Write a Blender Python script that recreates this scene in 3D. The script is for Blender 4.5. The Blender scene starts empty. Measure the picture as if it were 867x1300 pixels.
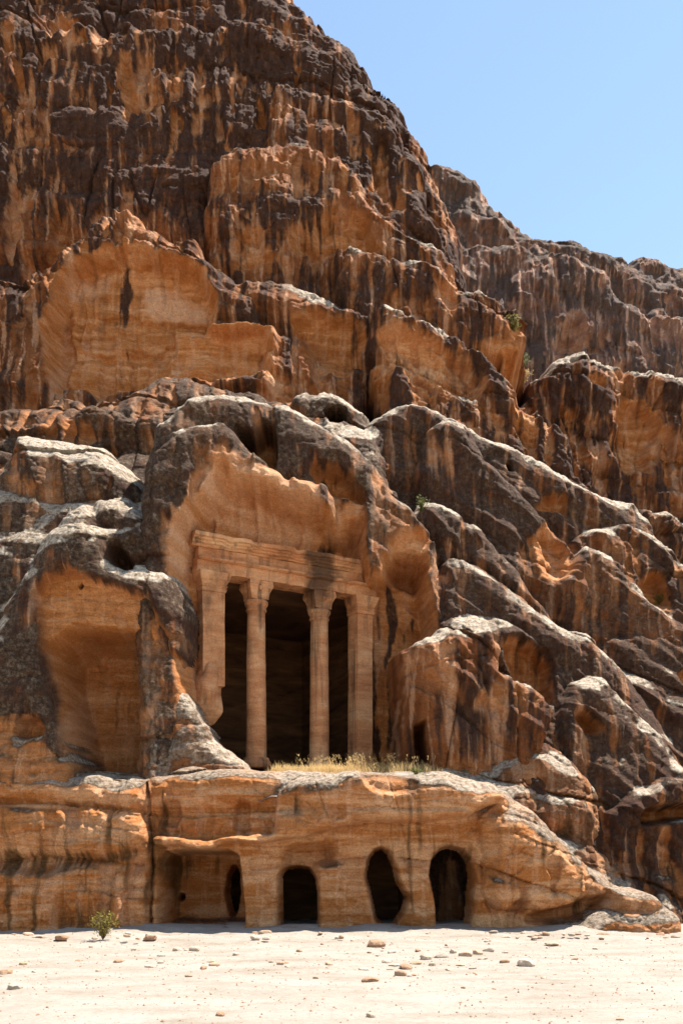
import bpy, bmesh, math, random
import numpy as np
from mathutils import Vector, Matrix
from mathutils import noise as mnoise

# ------------------------------------------------------------------ camera, sky, sun, exposure
scene = bpy.context.scene
FPX, CX, HZ, EYE = 1264.0, 433.5, 1097.0, 1.6     # lens in photo pixels, photo centre column, horizon row, eye height
cam_d = bpy.data.cameras.new('camera')
cam_d.lens = 35.0; cam_d.sensor_width = 36.0; cam_d.sensor_fit = 'AUTO'
cam_d.shift_y = (HZ - 650.0) / 1300.0
cam_d.clip_end = 6000.0
cam = bpy.data.objects.new('camera', cam_d)
cam.location = (0, 0, EYE); cam.rotation_euler = (math.radians(90), 0, 0)
scene.collection.objects.link(cam)
scene.camera = cam

SUN_EL, SUN_AZ = 65.0, 61.0                        # azimuth from +Y (into the cliff) towards +X
world = bpy.data.worlds.new('World'); scene.world = world
world.use_nodes = True
wn = world.node_tree.nodes; wl = world.node_tree.links
bg = wn.get('Background') or wn.new('ShaderNodeBackground')
sky = wn.new('ShaderNodeTexSky'); sky.sky_type = 'NISHITA'; sky.sun_disc = False
sky.sun_elevation = math.radians(SUN_EL); sky.sun_rotation = math.radians(SUN_AZ)
sky.altitude = 900; sky.air_density = 1.6; sky.dust_density = 0.3; sky.ozone_density = 0.5
wl.new(sky.outputs['Color'], bg.inputs['Color'])
bg.inputs['Strength'].default_value = 0.085

sun_d = bpy.data.lights.new('sun', 'SUN'); sun_d.energy = 5.0; sun_d.angle = math.radians(0.53)
sun_d.color = (1.0, 0.95, 0.87)
sun = bpy.data.objects.new('sun', sun_d); scene.collection.objects.link(sun)
_e, _a = math.radians(SUN_EL), math.radians(SUN_AZ)
SUNV = Vector((math.cos(_e) * math.sin(_a), math.cos(_e) * math.cos(_a), math.sin(_e)))
sun.rotation_euler = SUNV.to_track_quat('Z', 'Y').to_euler()
sun.location = (30, 30, 60)
vs = scene.view_settings
vs.view_transform = 'Standard'; vs.look = 'None'; vs.gamma = 1.0; vs.use_curve_mapping = False
vs.exposure = 1.26
scene.cycles.max_bounces = 8; scene.cycles.diffuse_bounces = 6
C = scene.collection

# ------------------------------------------------------------------ helpers
rng = np.random.default_rng(7)
_G = rng.normal(size=(256, 256, 2)).astype(np.float32)
_G /= np.linalg.norm(_G, axis=2, keepdims=True)

def pn(x, y):
    """2-D gradient noise, about -0.7..0.7"""
    fx = np.floor(x); fy = np.floor(y)
    xi = fx.astype(np.int32) & 255; yi = fy.astype(np.int32) & 255
    x = (x - fx).astype(np.float32); y = (y - fy).astype(np.float32)
    u = x * x * x * (x * (x * 6 - 15) + 10); v = y * y * y * (y * (y * 6 - 15) + 10)
    xj = (xi + 1) & 255; yj = (yi + 1) & 255
    def g(ix, iy, dx, dy):
        gg = _G[ix, iy]
        return gg[..., 0] * dx + gg[..., 1] * dy
    a = g(xi, yi, x, y); b = g(xj, yi, x - 1, y)
    c = g(xi, yj, x, y - 1); d = g(xj, yj, x - 1, y - 1)
    a += u * (b - a); c += u * (d - c)
    return a + v * (c - a)

def fbm(x, y, o=4, gain=0.5, seed=0.0):
    s = 0; a = 1.0
    for k in range(o):
        s = s + a * pn(x + seed * 17.3 + k * 31.7, y + seed * 9.1 + k * 57.1)
        x = x * 2.03; y = y * 2.03; a *= gain
    return s

def ridged(x, y, o=3, seed=0.0):
    s = 0; a = 1.0
    for k in range(o):
        s = s + a * (1 - 2.2 * np.abs(pn(x + seed * 13.3 + k * 21.7, y + seed * 5.1 + k * 37.1)))
        x = x * 2.1; y = y * 2.1; a *= 0.5
    return s

def sstep(a, b, x):
    t = np.clip((x - a) / (b - a), 0, 1)
    return t * t * (3 - 2 * t)

_H = np.random.default_rng(23).random((256, 256, 6)).astype(np.float32)
def alcoves(x, z, seed, prob=0.5, reach=1):
    """arched hollows scattered over a face (cell units): returns depth 0..1 with a crisp arched top and a fading foot, and a random tone"""
    x = x + seed * 11.3; z = z + seed * 5.7
    fx = np.floor(x).astype(np.int32); fz = np.floor(z).astype(np.int32)
    best = np.zeros(x.shape, np.float32); tone = np.zeros(x.shape, np.float32)
    for i in range(-reach, reach + 1):
        for j in range(-reach, reach + 1):
            h = _H[(fx + i) & 255, (fz + j) & 255]
            on = h[..., 0] < prob
            rx = 0.22 + 0.34 * h[..., 1] ** 2; rz = 0.28 + 0.62 * h[..., 2]
            px = (x - (fx + i + 0.15 + 0.7 * h[..., 3])) / rx
            pz = (z - (fz + j + 0.15 + 0.7 * h[..., 4])) / rz
            d = 1 - np.sqrt(px * px + np.where(pz > 0, 1.6, 0.8) * pz * pz)
            v = sstep(0, 0.42, d) * (0.45 + 0.55 * sstep(-1.1, 0.4, pz)) * on
            m = v > best
            best = np.where(m, v, best); tone = np.where(m, h[..., 5], tone)
    return best, tone

class Plane:
    """an upright-ish rock plane Y = Y0 + gx (X - X0) + gz (Z - Z0), fixed where the sight line of one photo point meets depth y"""
    def __init__(s, px, py, y, gx=0.0, gz=0.0):
        s.gx, s.gz = gx, gz
        s.c = y - gx * ((px - CX) / FPX * y) - gz * (EYE + (HZ - py) / FPX * y)
    def xz(s, px, py):
        a = (px - CX) / FPX; b = (HZ - py) / FPX
        Y = (s.c + s.gz * EYE) / (1 - s.gx * a - s.gz * b)
        return a * Y, EYE + b * Y
    def y(s, X, Z):
        return s.c + s.gx * X + s.gz * Z

def sdf_coarse(P, x0, x1, z0, z1, step):
    nx = int((x1 - x0) / step) + 2; nz = int((z1 - z0) / step) + 2
    gx = x0 + np.arange(nx, dtype=np.float32) * step
    gz = z0 + np.arange(nz, dtype=np.float32) * step
    X, Z = np.meshgrid(gx, gz)
    D = np.full(X.shape, 1e9, np.float32); inside = np.zeros(X.shape, bool)
    n = len(P)
    for i in range(n):
        ax, az = P[i]; bx, bz = P[(i + 1) % n]
        ex, ez = bx - ax, bz - az
        L = ex * ex + ez * ez + 1e-9
        t = np.clip(((X - ax) * ex + (Z - az) * ez) / L, 0, 1)
        D = np.minimum(D, (X - ax - t * ex) ** 2 + (Z - az - t * ez) ** 2)
        if abs(ez) > 1e-9:
            cr = ((az > Z) != (bz > Z)) & (X < ex * (Z - az) / ez + ax)
            inside ^= cr
    return np.sqrt(D) * np.where(inside, 1, -1)

class Field:
    """depth of a rock face over its own upright X-Z sheet, with stain masks"""
    def __init__(s, X, Z, seed, warp=0.22):
        s.X = X.astype(np.float32); s.Z = Z.astype(np.float32); s.seed = seed
        s.wx = fbm(s.X * 0.55, s.Z * 0.55, 5, 0.55, seed + 1) * warp * 1.6
        s.wz = fbm(s.X * 0.55, s.Z * 0.55, 5, 0.55, seed + 2) * warp * 1.6
        s.Y = np.full(s.X.shape, 500.0, np.float32)
        s.varn = np.full(s.X.shape, 0.5, np.float32)
        s.fresh = np.zeros(s.X.shape, np.float32)
        s.cream = np.zeros(s.X.shape, np.float32)
        s.rough = np.ones(s.X.shape, np.float32)
        s.hole = np.zeros(s.X.shape, bool)
        s.crust = np.zeros(s.X.shape, np.float32); s.cg = np.ones(s.X.shape, np.float32)
        s.x0, s.x1 = float(X.min()) - 1, float(X.max()) + 1
        s.z0, s.z1 = float(Z.min()) - 1, float(Z.max()) + 1
    def sd(s, poly, plane, warp=1.0, step=0.12, back=0.0):
        q = Plane(0, 0, 1); q.gx, q.gz, q.c = plane.gx, plane.gz, plane.c + back
        P = [q.xz(*p) for p in poly]
        D = sdf_coarse(P, s.x0, s.x1, s.z0, s.z1, step)
        u = np.clip((s.X + s.wx * warp - s.x0) / step, 0, D.shape[1] - 1.001)
        v = np.clip((s.Z + s.wz * warp - s.z0) / step, 0, D.shape[0] - 1.001)
        i = u.astype(np.int32); j = v.astype(np.int32); u = u - i; v = v - j
        return ((D[j, i] * (1 - u) + D[j, i + 1] * u) * (1 - v) + (D[j + 1, i] * (1 - u) + D[j + 1, i + 1] * u) * v).astype(np.float32)
    def layer(s, poly, plane, r=0.8, ry=None, varn=0.6, warp=1.0, bulge=0.25, slope=12.0, rough=1.0, crust=0.0, cg=1.0, fresh=0.0, cream=0.0, back=0.25):
        ry = r if ry is None else ry
        d = s.sd(poly, plane, warp, back=back * ry)
        q = np.clip(1 - d / r, 0, 1)
        off = ry * (1 - np.sqrt(np.maximum(1 - q * q, 0))) + np.maximum(-d, 0) * slope
        y = plane.y(s.X, s.Z) + off
        k = s.seed * 3.1 + len(poly) + poly[0][0] * 0.013
        y = y + bulge * fbm(s.X * 0.35, s.Z * 0.35, 3, 0.5, k)
        m = y < s.Y
        s.Y = np.where(m, y, s.Y)
        s.varn[m] = varn; s.rough[m] = rough; s.fresh[m] = fresh; s.cream[m] = cream
        s.crust[m] = crust; s.cg[m] = cg
        return d
    def niche(s, poly, plane, depth, soft=0.3, warp=0.7, fresh=0.9, varn=0.1, rough=0.5, to_plane=None, hole=False, cream=0.0, power=1.0, paint=0.25):
        d = s.sd(poly, plane, warp, 0.06 if soft < 0.15 else 0.1)
        t = sstep(0, soft, d) ** power
        if to_plane is not None:
            tgt = to_plane.y(s.X, s.Z) + depth
            s.Y = np.where(d > 0, np.maximum(s.Y, s.Y + (tgt - s.Y) * t), s.Y)
        else:
            s.Y = s.Y + depth * t
        m = sstep(-0.02, paint, d)
        s.fresh += (fresh - s.fresh) * m; s.varn += (varn - s.varn) * m
        s.rough += (rough - s.rough) * m; s.cream += (cream - s.cream) * m
        s.crust *= 1 - m; s.cg *= 1 - 0.8 * m
        if hole:
            s.hole |= d > soft * 0.9
        return d
    def hit(s, px, py, gx=0.0, gz=0.2):
        a = (px - CX) / FPX; b = (HZ - py) / FPX
        Yt = np.arange(18.0, 90.0, 0.02); Xt = a * Yt; Zt = EYE + b * Yt
        zc = s.Z[:, 0]; r = np.clip(np.searchsorted(zc, Zt), 0, len(zc) - 1)
        L = s.X[r, 0]; R = s.X[r, -1]; n = s.X.shape[1] - 1
        c = np.clip(((Xt - L) / (R - L) * n).astype(int), 0, n)
        k = np.nonzero((s.Y[r, c] <= Yt) & (Xt > L) & (Xt < R) & (Zt > zc[0]) & (Zt < zc[-1]))[0]
        return Plane(px, py, float(Yt[k[0]]) if len(k) else 30.0, gx, gz)
    def bump(s, poly, plane, height, soft=0.4, warp=0.7, **paint):
        d = s.sd(poly, plane, warp)
        s.Y -= height * sstep(0, soft, d)
        return d

def pix(pts):
    return [tuple(p) for p in pts]

def finish_field(F, name, mat, detail=1.0, cut=None, dip=0.3, flute=1.0, crust_gain=1.0, lam=0.0, thick=1.0, alc=1.0, keepfresh=0.75, cth=0.40, ribs=0.0):
    X, Z = F.X, F.Z; sd = F.seed
    nz, nx = X.shape
    # bedding: ledges of uneven thickness that dip towards +X, and finer strata
    zz = Z + dip * 0.60 * np.log1p(np.exp(np.clip((X - 0.5) * 0.7, -20, 20))) / 0.7 + 0.9 * fbm(X * 0.13, Z * 0.13, 3, 0.5, sd + 3) + 0.10 * fbm(X * 0.9, Z * 0.9, 3, 0.5, sd + 33)
    def beds(f, k):
        t = zz * f + 0.8 * pn(zz * f * 0.37 + k, zz * 0 + 3.7 + sd)
        i = np.floor(t); p = t - i
        amp = 0.25 + 0.75 * np.abs(np.sin(i * 12.9898 + sd + k) * 437.585 % 1.0)
        amp = amp * sstep(-0.35, 0.3, pn(X * 0.18 + i * 7.7, i * 3.3 + sd))
        prof = np.where(p > 0.72, np.sqrt(np.maximum(1 - ((p - 0.72) / 0.28) ** 2, 0)), np.minimum(1, 0.35 + p / 0.40 * 0.65))
        return amp * (1 - prof)
    big = fbm(X * 0.28, zz * 0.75, 3, 0.5, sd + 4)
    st = pn(zz * 0.62 * thick + 3.3, X * 0.06 + sd); st2 = pn(zz * 2.1 * thick, X * 0.11 + 7 + sd); st3 = pn(zz * 8.5, X * 0.3 + sd * 2)
    patch = sstep(-0.25, 0.35, fbm(X * 0.22, Z * 0.3, 3, 0.5, sd + 5))
    rg = F.rough * detail
    disp = rg * (0.26 * big + 0.12 * st + 0.75 * beds(0.42 * thick, 1) + 0.22 * beds(1.25 * thick, 5) * patch + 0.05 * st2 * patch + 0.02 * lam * st3 * patch)
    def blocks(f, g, k):
        t = zz * f + 0.5 * pn(zz * f * 0.5 + k, zz * 0 + 9.1); i = np.floor(t)
        hs = np.abs(np.sin(i * 78.233 + k) * 43758.5453) % 1.0
        j = np.floor(X * g * (0.6 + 0.8 * hs) + hs * 17.0 + 0.35 * pn(X * 1.3, Z * 1.1 + k))
        return np.abs(np.sin(i * 12.9898 + j * 78.233 + k) * 43758.5453) % 1.0
    bm1 = sstep(0.0, 0.3, fbm(X * 0.17 + 9, Z * 0.2, 3, 0.5, sd + 51)); bm2 = sstep(0.0, 0.25, fbm(X * 0.4 + 3, Z * 0.45, 3, 0.5, sd + 52))
    disp += rg * (0.30 * bm1 * (blocks(0.75 * thick, 0.42, 2.0) - 0.5) + 0.11 * bm2 * (blocks(2.3 * thick, 1.2, 4.0) - 0.5))
    if ribs:
        # long ribs and grooves that sweep down the dip
        u = (Z + 0.72 * X + 0.5 * fbm(X * 0.3, Z * 0.3, 2, 0.5, sd + 61)); v = (X - 0.72 * Z)
        r1 = 1 - 2.4 * np.abs(pn(u * 0.75, v * 0.07 + sd)); r2 = 1 - 2.4 * np.abs(pn(u * 2.1 + 7, v * 0.16 + sd))
        disp -= ribs * (0.30 * r1 + 0.12 * r2) * sstep(0.2, 2.4, X) * sstep(26, 17, Z) * np.clip(F.rough * 2.2, 0, 1)
    # rounded weathering hollows
    cell = fbm(X * 0.9, Z * 0.7, 3, 0.55, sd + 6)
    disp += rg * 0.12 * np.maximum(cell - 0.1, 0) * 2.0
    crease = np.abs(fbm(X * 0.75 + 0.4 * Z, Z * 0.9 - 0.3 * X, 4, 0.5, sd + 21))
    disp += (0.35 + 0.65 * F.rough) * detail * 0.10 * np.exp(-crease / 0.05)
    crease2 = np.abs(fbm(X * 2.3 + 0.8 * Z, Z * 2.1 - 0.7 * X, 3, 0.5, sd + 22))
    disp += (0.35 + 0.65 * F.rough) * detail * 0.028 * np.exp(-crease2 / 0.10)
    al_w = sstep(-0.2, 0.2, fbm(X * 0.2, Z * 0.24, 3, 0.5, sd + 41) + 0.08) * np.clip(F.rough * 1.3, 0.15, 1)
    wxx = X + 0.22 * fbm(X * 1.1, Z * 1.1, 3, 0.55, sd + 42); wzz = Z + 0.3 * fbm(X * 0.8, Z * 0.8, 3, 0.55, sd + 43) + (zz - Z) * 0.8
    A1, t1 = alcoves(wxx * 0.80, wzz * 0.28, sd, 0.62 * alc)
    A2, t2 = alcoves(wxx * 1.75, wzz * 0.55, sd + 1, 0.55 * alc)
    A3, t3 = alcoves(wxx * 3.2, wzz * 2.4, sd + 2, 0.4 * alc)
    A1 = A1 * al_w; A2 = A2 * al_w; A3 = A3 * al_w
    disp += detail * (0.42 * A1 + 0.22 * A2 + 0.08 * A3)
    AL = np.clip(0.8 * A1 + 0.8 * A2 + 0.3 * A3, 0, 1)
    # vertical flutes on stained faces
    sx = X + 0.16 * fbm(X * 0.5, Z * 0.35, 3, 0.5, sd + 7)
    fl = fbm(sx * 2.2, Z * 0.30, 4, 0.55, sd + 8)
    wet = sstep(-0.1, 0.4, fbm(X * 0.25, Z * 0.22, 2, 0.5, sd + 9) + 0.25)
    disp += rg * flute * wet * (0.34 * np.maximum(fl, -0.05) * F.varn)
    # joints
    jx = X + 0.6 * pn(Z * 0.25 + sd, X * 0.1) + 0.25 * Z * 0.3
    jn = pn(jx * 0.5, Z * 0.07 + sd)
    disp += rg * 0.28 * (1 - 0.7 * lam) * np.exp(-(jn / 0.012) ** 2) * sstep(0.0, 0.3, pn(X * 0.13 + 5, Z * 0.13 + sd))
    # fine grain of the rock
    disp += 0.04 * rg * fbm(X * 3.1, Z * 2.9, 4, 0.55, sd + 10)
    disp += 0.022 * detail * (0.25 + 0.75 * F.rough) * (lam * ridged(X * 2.2, Z * 4.5, 3, sd + 11) + (1 - lam) * ridged(X * 3.2, Z * 2.0, 3, sd + 11))
    # pitted crust
    disp += 0.03 * rg * np.maximum(fbm(X * 5, Z * 6, 2, 0.5, sd + 12) - 0.25, 0) * 2
    Y = F.Y + disp
    # ---- masks
    gz_, gx_ = np.gradient(Y)
    dz = np.gradient(Z, axis=0); dx = np.gradient(X, axis=1)
    sy_z = gz_ / np.maximum(dz, 1e-4); sy_x = gx_ / np.maximum(dx, 1e-4)
    nl = np.sqrt(1 + sy_z ** 2 + sy_x ** 2)
    up = sy_z / nl
    def blur(a, n):
        for ax in (0, 1):
            for _ in range(2):
                c = np.cumsum(np.pad(a, [(n + 1, n), (0, 0)] if ax == 0 else [(0, 0), (n + 1, n)], mode='edge'), axis=ax)
                a = (np.take(c, np.arange(2 * n + 1, c.shape[ax]), axis=ax) - np.take(c, np.arange(0, c.shape[ax] - 2 * n - 1), axis=ax)) / (2 * n + 1)
        return a
    upb = blur(up.astype(np.float64), 5).astype(np.float32)
    upw = blur(up.astype(np.float64), 12).astype(np.float32)
    under = sstep(0.10, 0.42, -upw + 0.15 * big) 
    F.fresh = np.clip(np.maximum(F.fresh, np.maximum(0.85 * under, AL * 0.8)), 0, 1); F.varn = F.varn * (1 - 0.65 * under) * (1 - 0.8 * AL)
    F.cream = F.cream + 1.1 * AL * np.maximum(np.where(A2 > A1, t2, t1) - 0.35, 0)
    cn = fbm(X * 1.3, Z * 1.6, 4, 0.6, sd + 13)
    crust = sstep(cth, cth + 0.18, upb + 0.2 * cn) * crust_gain * F.cg  # full on upward faces, where the pale sunlit tone gets painted
    crust = np.clip(np.maximum(crust * (1 - keepfresh * F.fresh), F.crust * (1 - 0.9 * F.fresh) * sstep(-0.55, -0.05, cn + 0.6 * upb - 0.12)), 0, 1)
    S = 0.85 * fbm(sx * 3.3, Z * 0.16, 5, 0.62, sd + 14) - 0.45 * np.maximum(fl, -0.3)
    S2 = fbm(sx * 4.2 + 40, Z * 0.38, 4, 0.6, sd + 15)
    V = fbm(X * 0.3, Z * 0.3, 4, 0.5, sd + 16)
    varn = sstep(0.36, 0.64, F.varn * 0.92 + 0.60 * S + 0.55 * V + 0.12 * S2 * F.varn)
    varn = varn * (0.25 + 0.75 * sstep(0.02, 0.25, F.varn))
    cream = np.clip(0.60 * sstep(0.16, 0.44, S2 - 0.45 * S) * (1 - 0.5 * F.fresh) + F.cream, 0, 1)
    # ---- mesh
    co = np.empty((nz * nx, 3), np.float32)
    co[:, 0] = X.ravel(); co[:, 1] = Y.ravel(); co[:, 2] = Z.ravel()
    idx = np.arange(nz * nx, dtype=np.int32).reshape(nz, nx)
    keep = ~(F.hole[:-1, :-1] & F.hole[1:, :-1] & F.hole[:-1, 1:] & F.hole[1:, 1:])
    if cut is not None:
        far = Y > cut(X, Z)
        keep &= ~(far[:-1, :-1] | far[1:, :-1] | far[:-1, 1:] | far[1:, 1:])
    q = np.stack([idx[:-1, :-1], idx[:-1, 1:], idx[1:, 1:], idx[1:, :-1]], axis=-1)[keep]
    used = np.zeros(nz * nx, bool); used[q.ravel()] = True
    remap = np.cumsum(used) - 1
    co = co[used]; q = remap[q].astype(np.int32)
    me = bpy.data.meshes.new(name)
    me.vertices.add(len(co)); me.vertices.foreach_set('co', co.ravel())
    me.loops.add(q.size); me.loops.foreach_set('vertex_index', q.ravel())
    me.polygons.add(len(q))
    me.polygons.foreach_set('loop_start', np.arange(len(q), dtype=np.int32) * 4)
    me.polygons.foreach_set('use_smooth', np.ones(len(q), bool))
    me.update(calc_edges=True)
    at = me.attributes.new('masks', 'FLOAT_COLOR', 'POINT')
    M = np.stack([varn.ravel()[used], np.clip(F.fresh, 0, 1).ravel()[used], crust.ravel()[used], cream.ravel()[used]], axis=-1).astype(np.float32)
    at.data.foreach_set('color', M.ravel())
    me.materials.append(mat)
    o = bpy.data.objects.new(name, me); C.objects.link(o)
    F.Yf = Y
    return o

# ------------------------------------------------------------------ materials
def new_mat(name):
    m = bpy.data.materials.new(name); m.use_nodes = True
    nt = m.node_tree
    b = nt.nodes['Principled BSDF']
    b.inputs['Roughness'].default_value = 0.9
    b.inputs['Specular IOR Level'].default_value = 0.15
    return m, nt, b

class NT:
    def __init__(s, nt): s.nt = nt
    def n(s, t, **kw):
        x = s.nt.nodes.new(t)
        for k, v in kw.items(): setattr(x, k, v)
        return x
    def l(s, a, b): s.nt.links.new(a, b)
    def coords(s, scale=(1, 1, 1), loc=(0, 0, 0)):
        g = s.n('ShaderNodeNewGeometry'); m = s.n('ShaderNodeMapping')
        m.inputs['Scale'].default_value = scale; m.inputs['Location'].default_value = loc
        s.l(g.outputs['Position'], m.inputs['Vector']); return m.outputs['Vector']
    def noise(s, vec, scale=1, detail=4, rough=0.55, dist=0.0):
        x = s.n('ShaderNodeTexNoise'); x.inputs['Scale'].default_value = scale
        x.inputs['Detail'].default_value = detail; x.inputs['Roughness'].default_value = rough
        x.inputs['Distortion'].default_value = dist
        if vec is not None: s.l(vec, x.inputs['Vector'])
        return x.outputs['Fac']
    def ramp(s, fac, stops, interp='LINEAR'):
        r = s.n('ShaderNodeValToRGB'); e = r.color_ramp.elements; r.color_ramp.interpolation = interp
        while len(e) < len(stops): e.new(0.5)
        for i, (p, c) in enumerate(stops):
            e[i].position = p; e[i].color = (c[0], c[1], c[2], 1) if not isinstance(c, (int, float)) else (c, c, c, 1)
        s.l(fac, r.inputs['Fac']); return r.outputs['Color']
    def mix(s, fac, a, b, mode='MIX'):
        m = s.n('ShaderNodeMix', data_type='RGBA', blend_type=mode)
        for v, i in ((fac, 0), (a, 6), (b, 7)):
            if hasattr(v, 'is_linked') or hasattr(v, 'node'): s.l(v, m.inputs[i])
            elif isinstance(v, (int, float)): m.inputs[i].default_value = v
            else: m.inputs[i].default_value = (*v, 1)
        return m.outputs[2]
    def math(s, op, a, b=None, clamp=False):
        m = s.n('ShaderNodeMath', operation=op); m.use_clamp = clamp
        for v, i in ((a, 0), (b, 1)):
            if v is None: continue
            if isinstance(v, (int, float)): m.inputs[i].default_value = v
            else: s.l(v, m.inputs[i])
        return m.outputs[0]
    def bump(s, h, strength, dist, normal=None):
        b = s.n('ShaderNodeBump'); b.inputs['Strength'].default_value = strength; b.inputs['Distance'].default_value = dist
        s.l(h, b.inputs['Height'])
        if normal is not None: s.l(normal, b.inputs['Normal'])
        return b.outputs['Normal']

def rock_material(name, tint=(1, 1, 1), dark=(0.066, 0.036, 0.026), orange_a=(0.39, 0.165, 0.080), orange_b=(0.63, 0.320, 0.172), scale=1.0, sat=1.14):
    m, nt, b = new_mat(name); N = NT(nt)
    at = N.n('ShaderNodeAttribute', attribute_name='masks')
    sp = N.n('ShaderNodeSeparateColor'); N.l(at.outputs['Color'], sp.inputs[0])
    varn, fresh, crust = sp.outputs[0], sp.outputs[1], sp.outputs[2]
    cream = at.outputs['Alpha']
    # bedded sandstone colour
    bands = N.noise(N.coords((0.35, 0.35, 2.4)), 1.3 * scale, 6, 0.6, 0.5)
    base = N.ramp(bands, [(0.25, orange_a), (0.45, (0.50, 0.225, 0.108)), (0.58, orange_b), (0.75, (0.74, 0.475, 0.290))])
    bands2 = N.noise(N.coords((0.9, 0.9, 9.0), (3, 7, 1)), 1.4 * scale, 5, 0.65, 0.8)
    base = N.mix(0.5, base, N.ramp(bands2, [(0.3, (0.75, 0.66, 0.6)), (0.5, (1, 1, 1)), (0.72, (1.15, 1.12, 1.08))]), 'MULTIPLY')
    # weathered brown faces outside the fresh hollows
    wb = N.noise(N.coords((0.8, 0.8, 0.35), (11, 2, 5)), 1.2 * scale, 6, 0.62)
    brown = N.ramp(wb, [(0.3, (0.11, 0.045, 0.024)), (0.5, (0.235, 0.100, 0.053)), (0.7, (0.38, 0.180, 0.098))])
    col = N.mix(fresh, brown, base)
    col = N.mix(N.math('MULTIPLY', cream, 0.75), col, (0.74, 0.47, 0.315))
    # black-brown desert varnish
    sp1 = N.noise(N.coords((3.0, 3.0, 0.7), (1, 4, 9)), 1.8 * scale, 6, 0.7)
    vc = N.ramp(sp1, [(0.3, tuple(c * 0.5 for c in dark)), (0.55, dark), (0.75, (0.100, 0.050, 0.028))])
    vfac = N.math('MULTIPLY', varn, N.ramp(N.noise(N.coords((2.2, 2.2, 1.2), (5, 5, 2)), 2.0 * scale, 6, 0.7), [(0.25, 0.6), (0.5, 0.98)]), True)
    col = N.mix(vfac, col, vc)
    # grey weathered crust with speckles; sunlit paleness painted onto the upward-facing tops
    sp2 = N.noise(N.coords((1, 1, 1), (8, 3, 2)), 9.0 * scale, 6, 0.75)
    crust_lit = N.ramp(sp2, [(0.32, (0.09, 0.060, 0.040)), (0.46, (0.40, 0.315, 0.235)), (0.60, (0.64, 0.555, 0.455))])
    cd = N.ramp(sp2, [(0.34, (0.030, 0.018, 0.011)), (0.50, (0.088, 0.058, 0.039)), (0.66, (0.25, 0.188, 0.138))])
    tone = N.ramp(N.noise(N.coords((1, 1, 0.7), (3, 3, 9)), 0.9 * scale, 5, 0.6), [(0.35, 0.45), (0.58, 1.0)])
    col = N.mix(N.math('MULTIPLY', N.math('MULTIPLY', crust, 1.5, True), tone), col, cd)
    col = N.mix(N.math('MULTIPLY', N.math('SUBTRACT', crust, 0.62), 2.5, True), col, crust_lit)
    # fine grain
    gr = N.noise(N.coords((1, 1, 1)), 26.0 * scale, 4, 0.7)
    col = N.mix(0.6, col, N.ramp(gr, [(0.3, 0.5), (0.5, 1.0), (0.7, 1.4)]), 'MULTIPLY')
    gm = N.noise(N.coords((1, 1, 1.5), (7, 1, 3)), 6.5 * scale, 6, 0.72)
    col = N.mix(0.35, col, N.ramp(gm, [(0.32, 0.55), (0.5, 1.0), (0.68, 1.3)]), 'MULTIPLY')
    if tint != (1, 1, 1): col = N.mix(1.0, col, tint, 'MULTIPLY')
    if sat != 1.0:
        h = N.n('ShaderNodeHueSaturation'); h.inputs['Saturation'].default_value = sat; N.l(col, h.inputs['Color']); col = h.outputs['Color']
    N.l(col, b.inputs['Base Color'])
    h1 = N.noise(N.coords((1, 1, 1.8), (2, 2, 2)), 7.0 * scale, 8, 0.7)
    pit = N.ramp(N.noise(N.coords((1, 1, 1.3), (6, 2, 4)), 17.0 * scale, 5, 0.7), [(0.30, 0.0), (0.48, 1.0)])
    nb = N.bump(h1, 0.75, 0.15 / scale)
    N.l(N.bump(pit, 0.5, 0.03 / scale, nb), b.inputs['Normal'])
    return m

ROCK = rock_material('sandstone')
ROCK_FAR = rock_material('sandstone_far', scale=0.5, sat=0.9, dark=(0.115, 0.072, 0.052))
ROCK_BASE = rock_material('sandstone_base', dark=(0.14, 0.075, 0.038), orange_a=(0.43, 0.198, 0.102), orange_b=(0.70, 0.410, 0.245))

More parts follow.
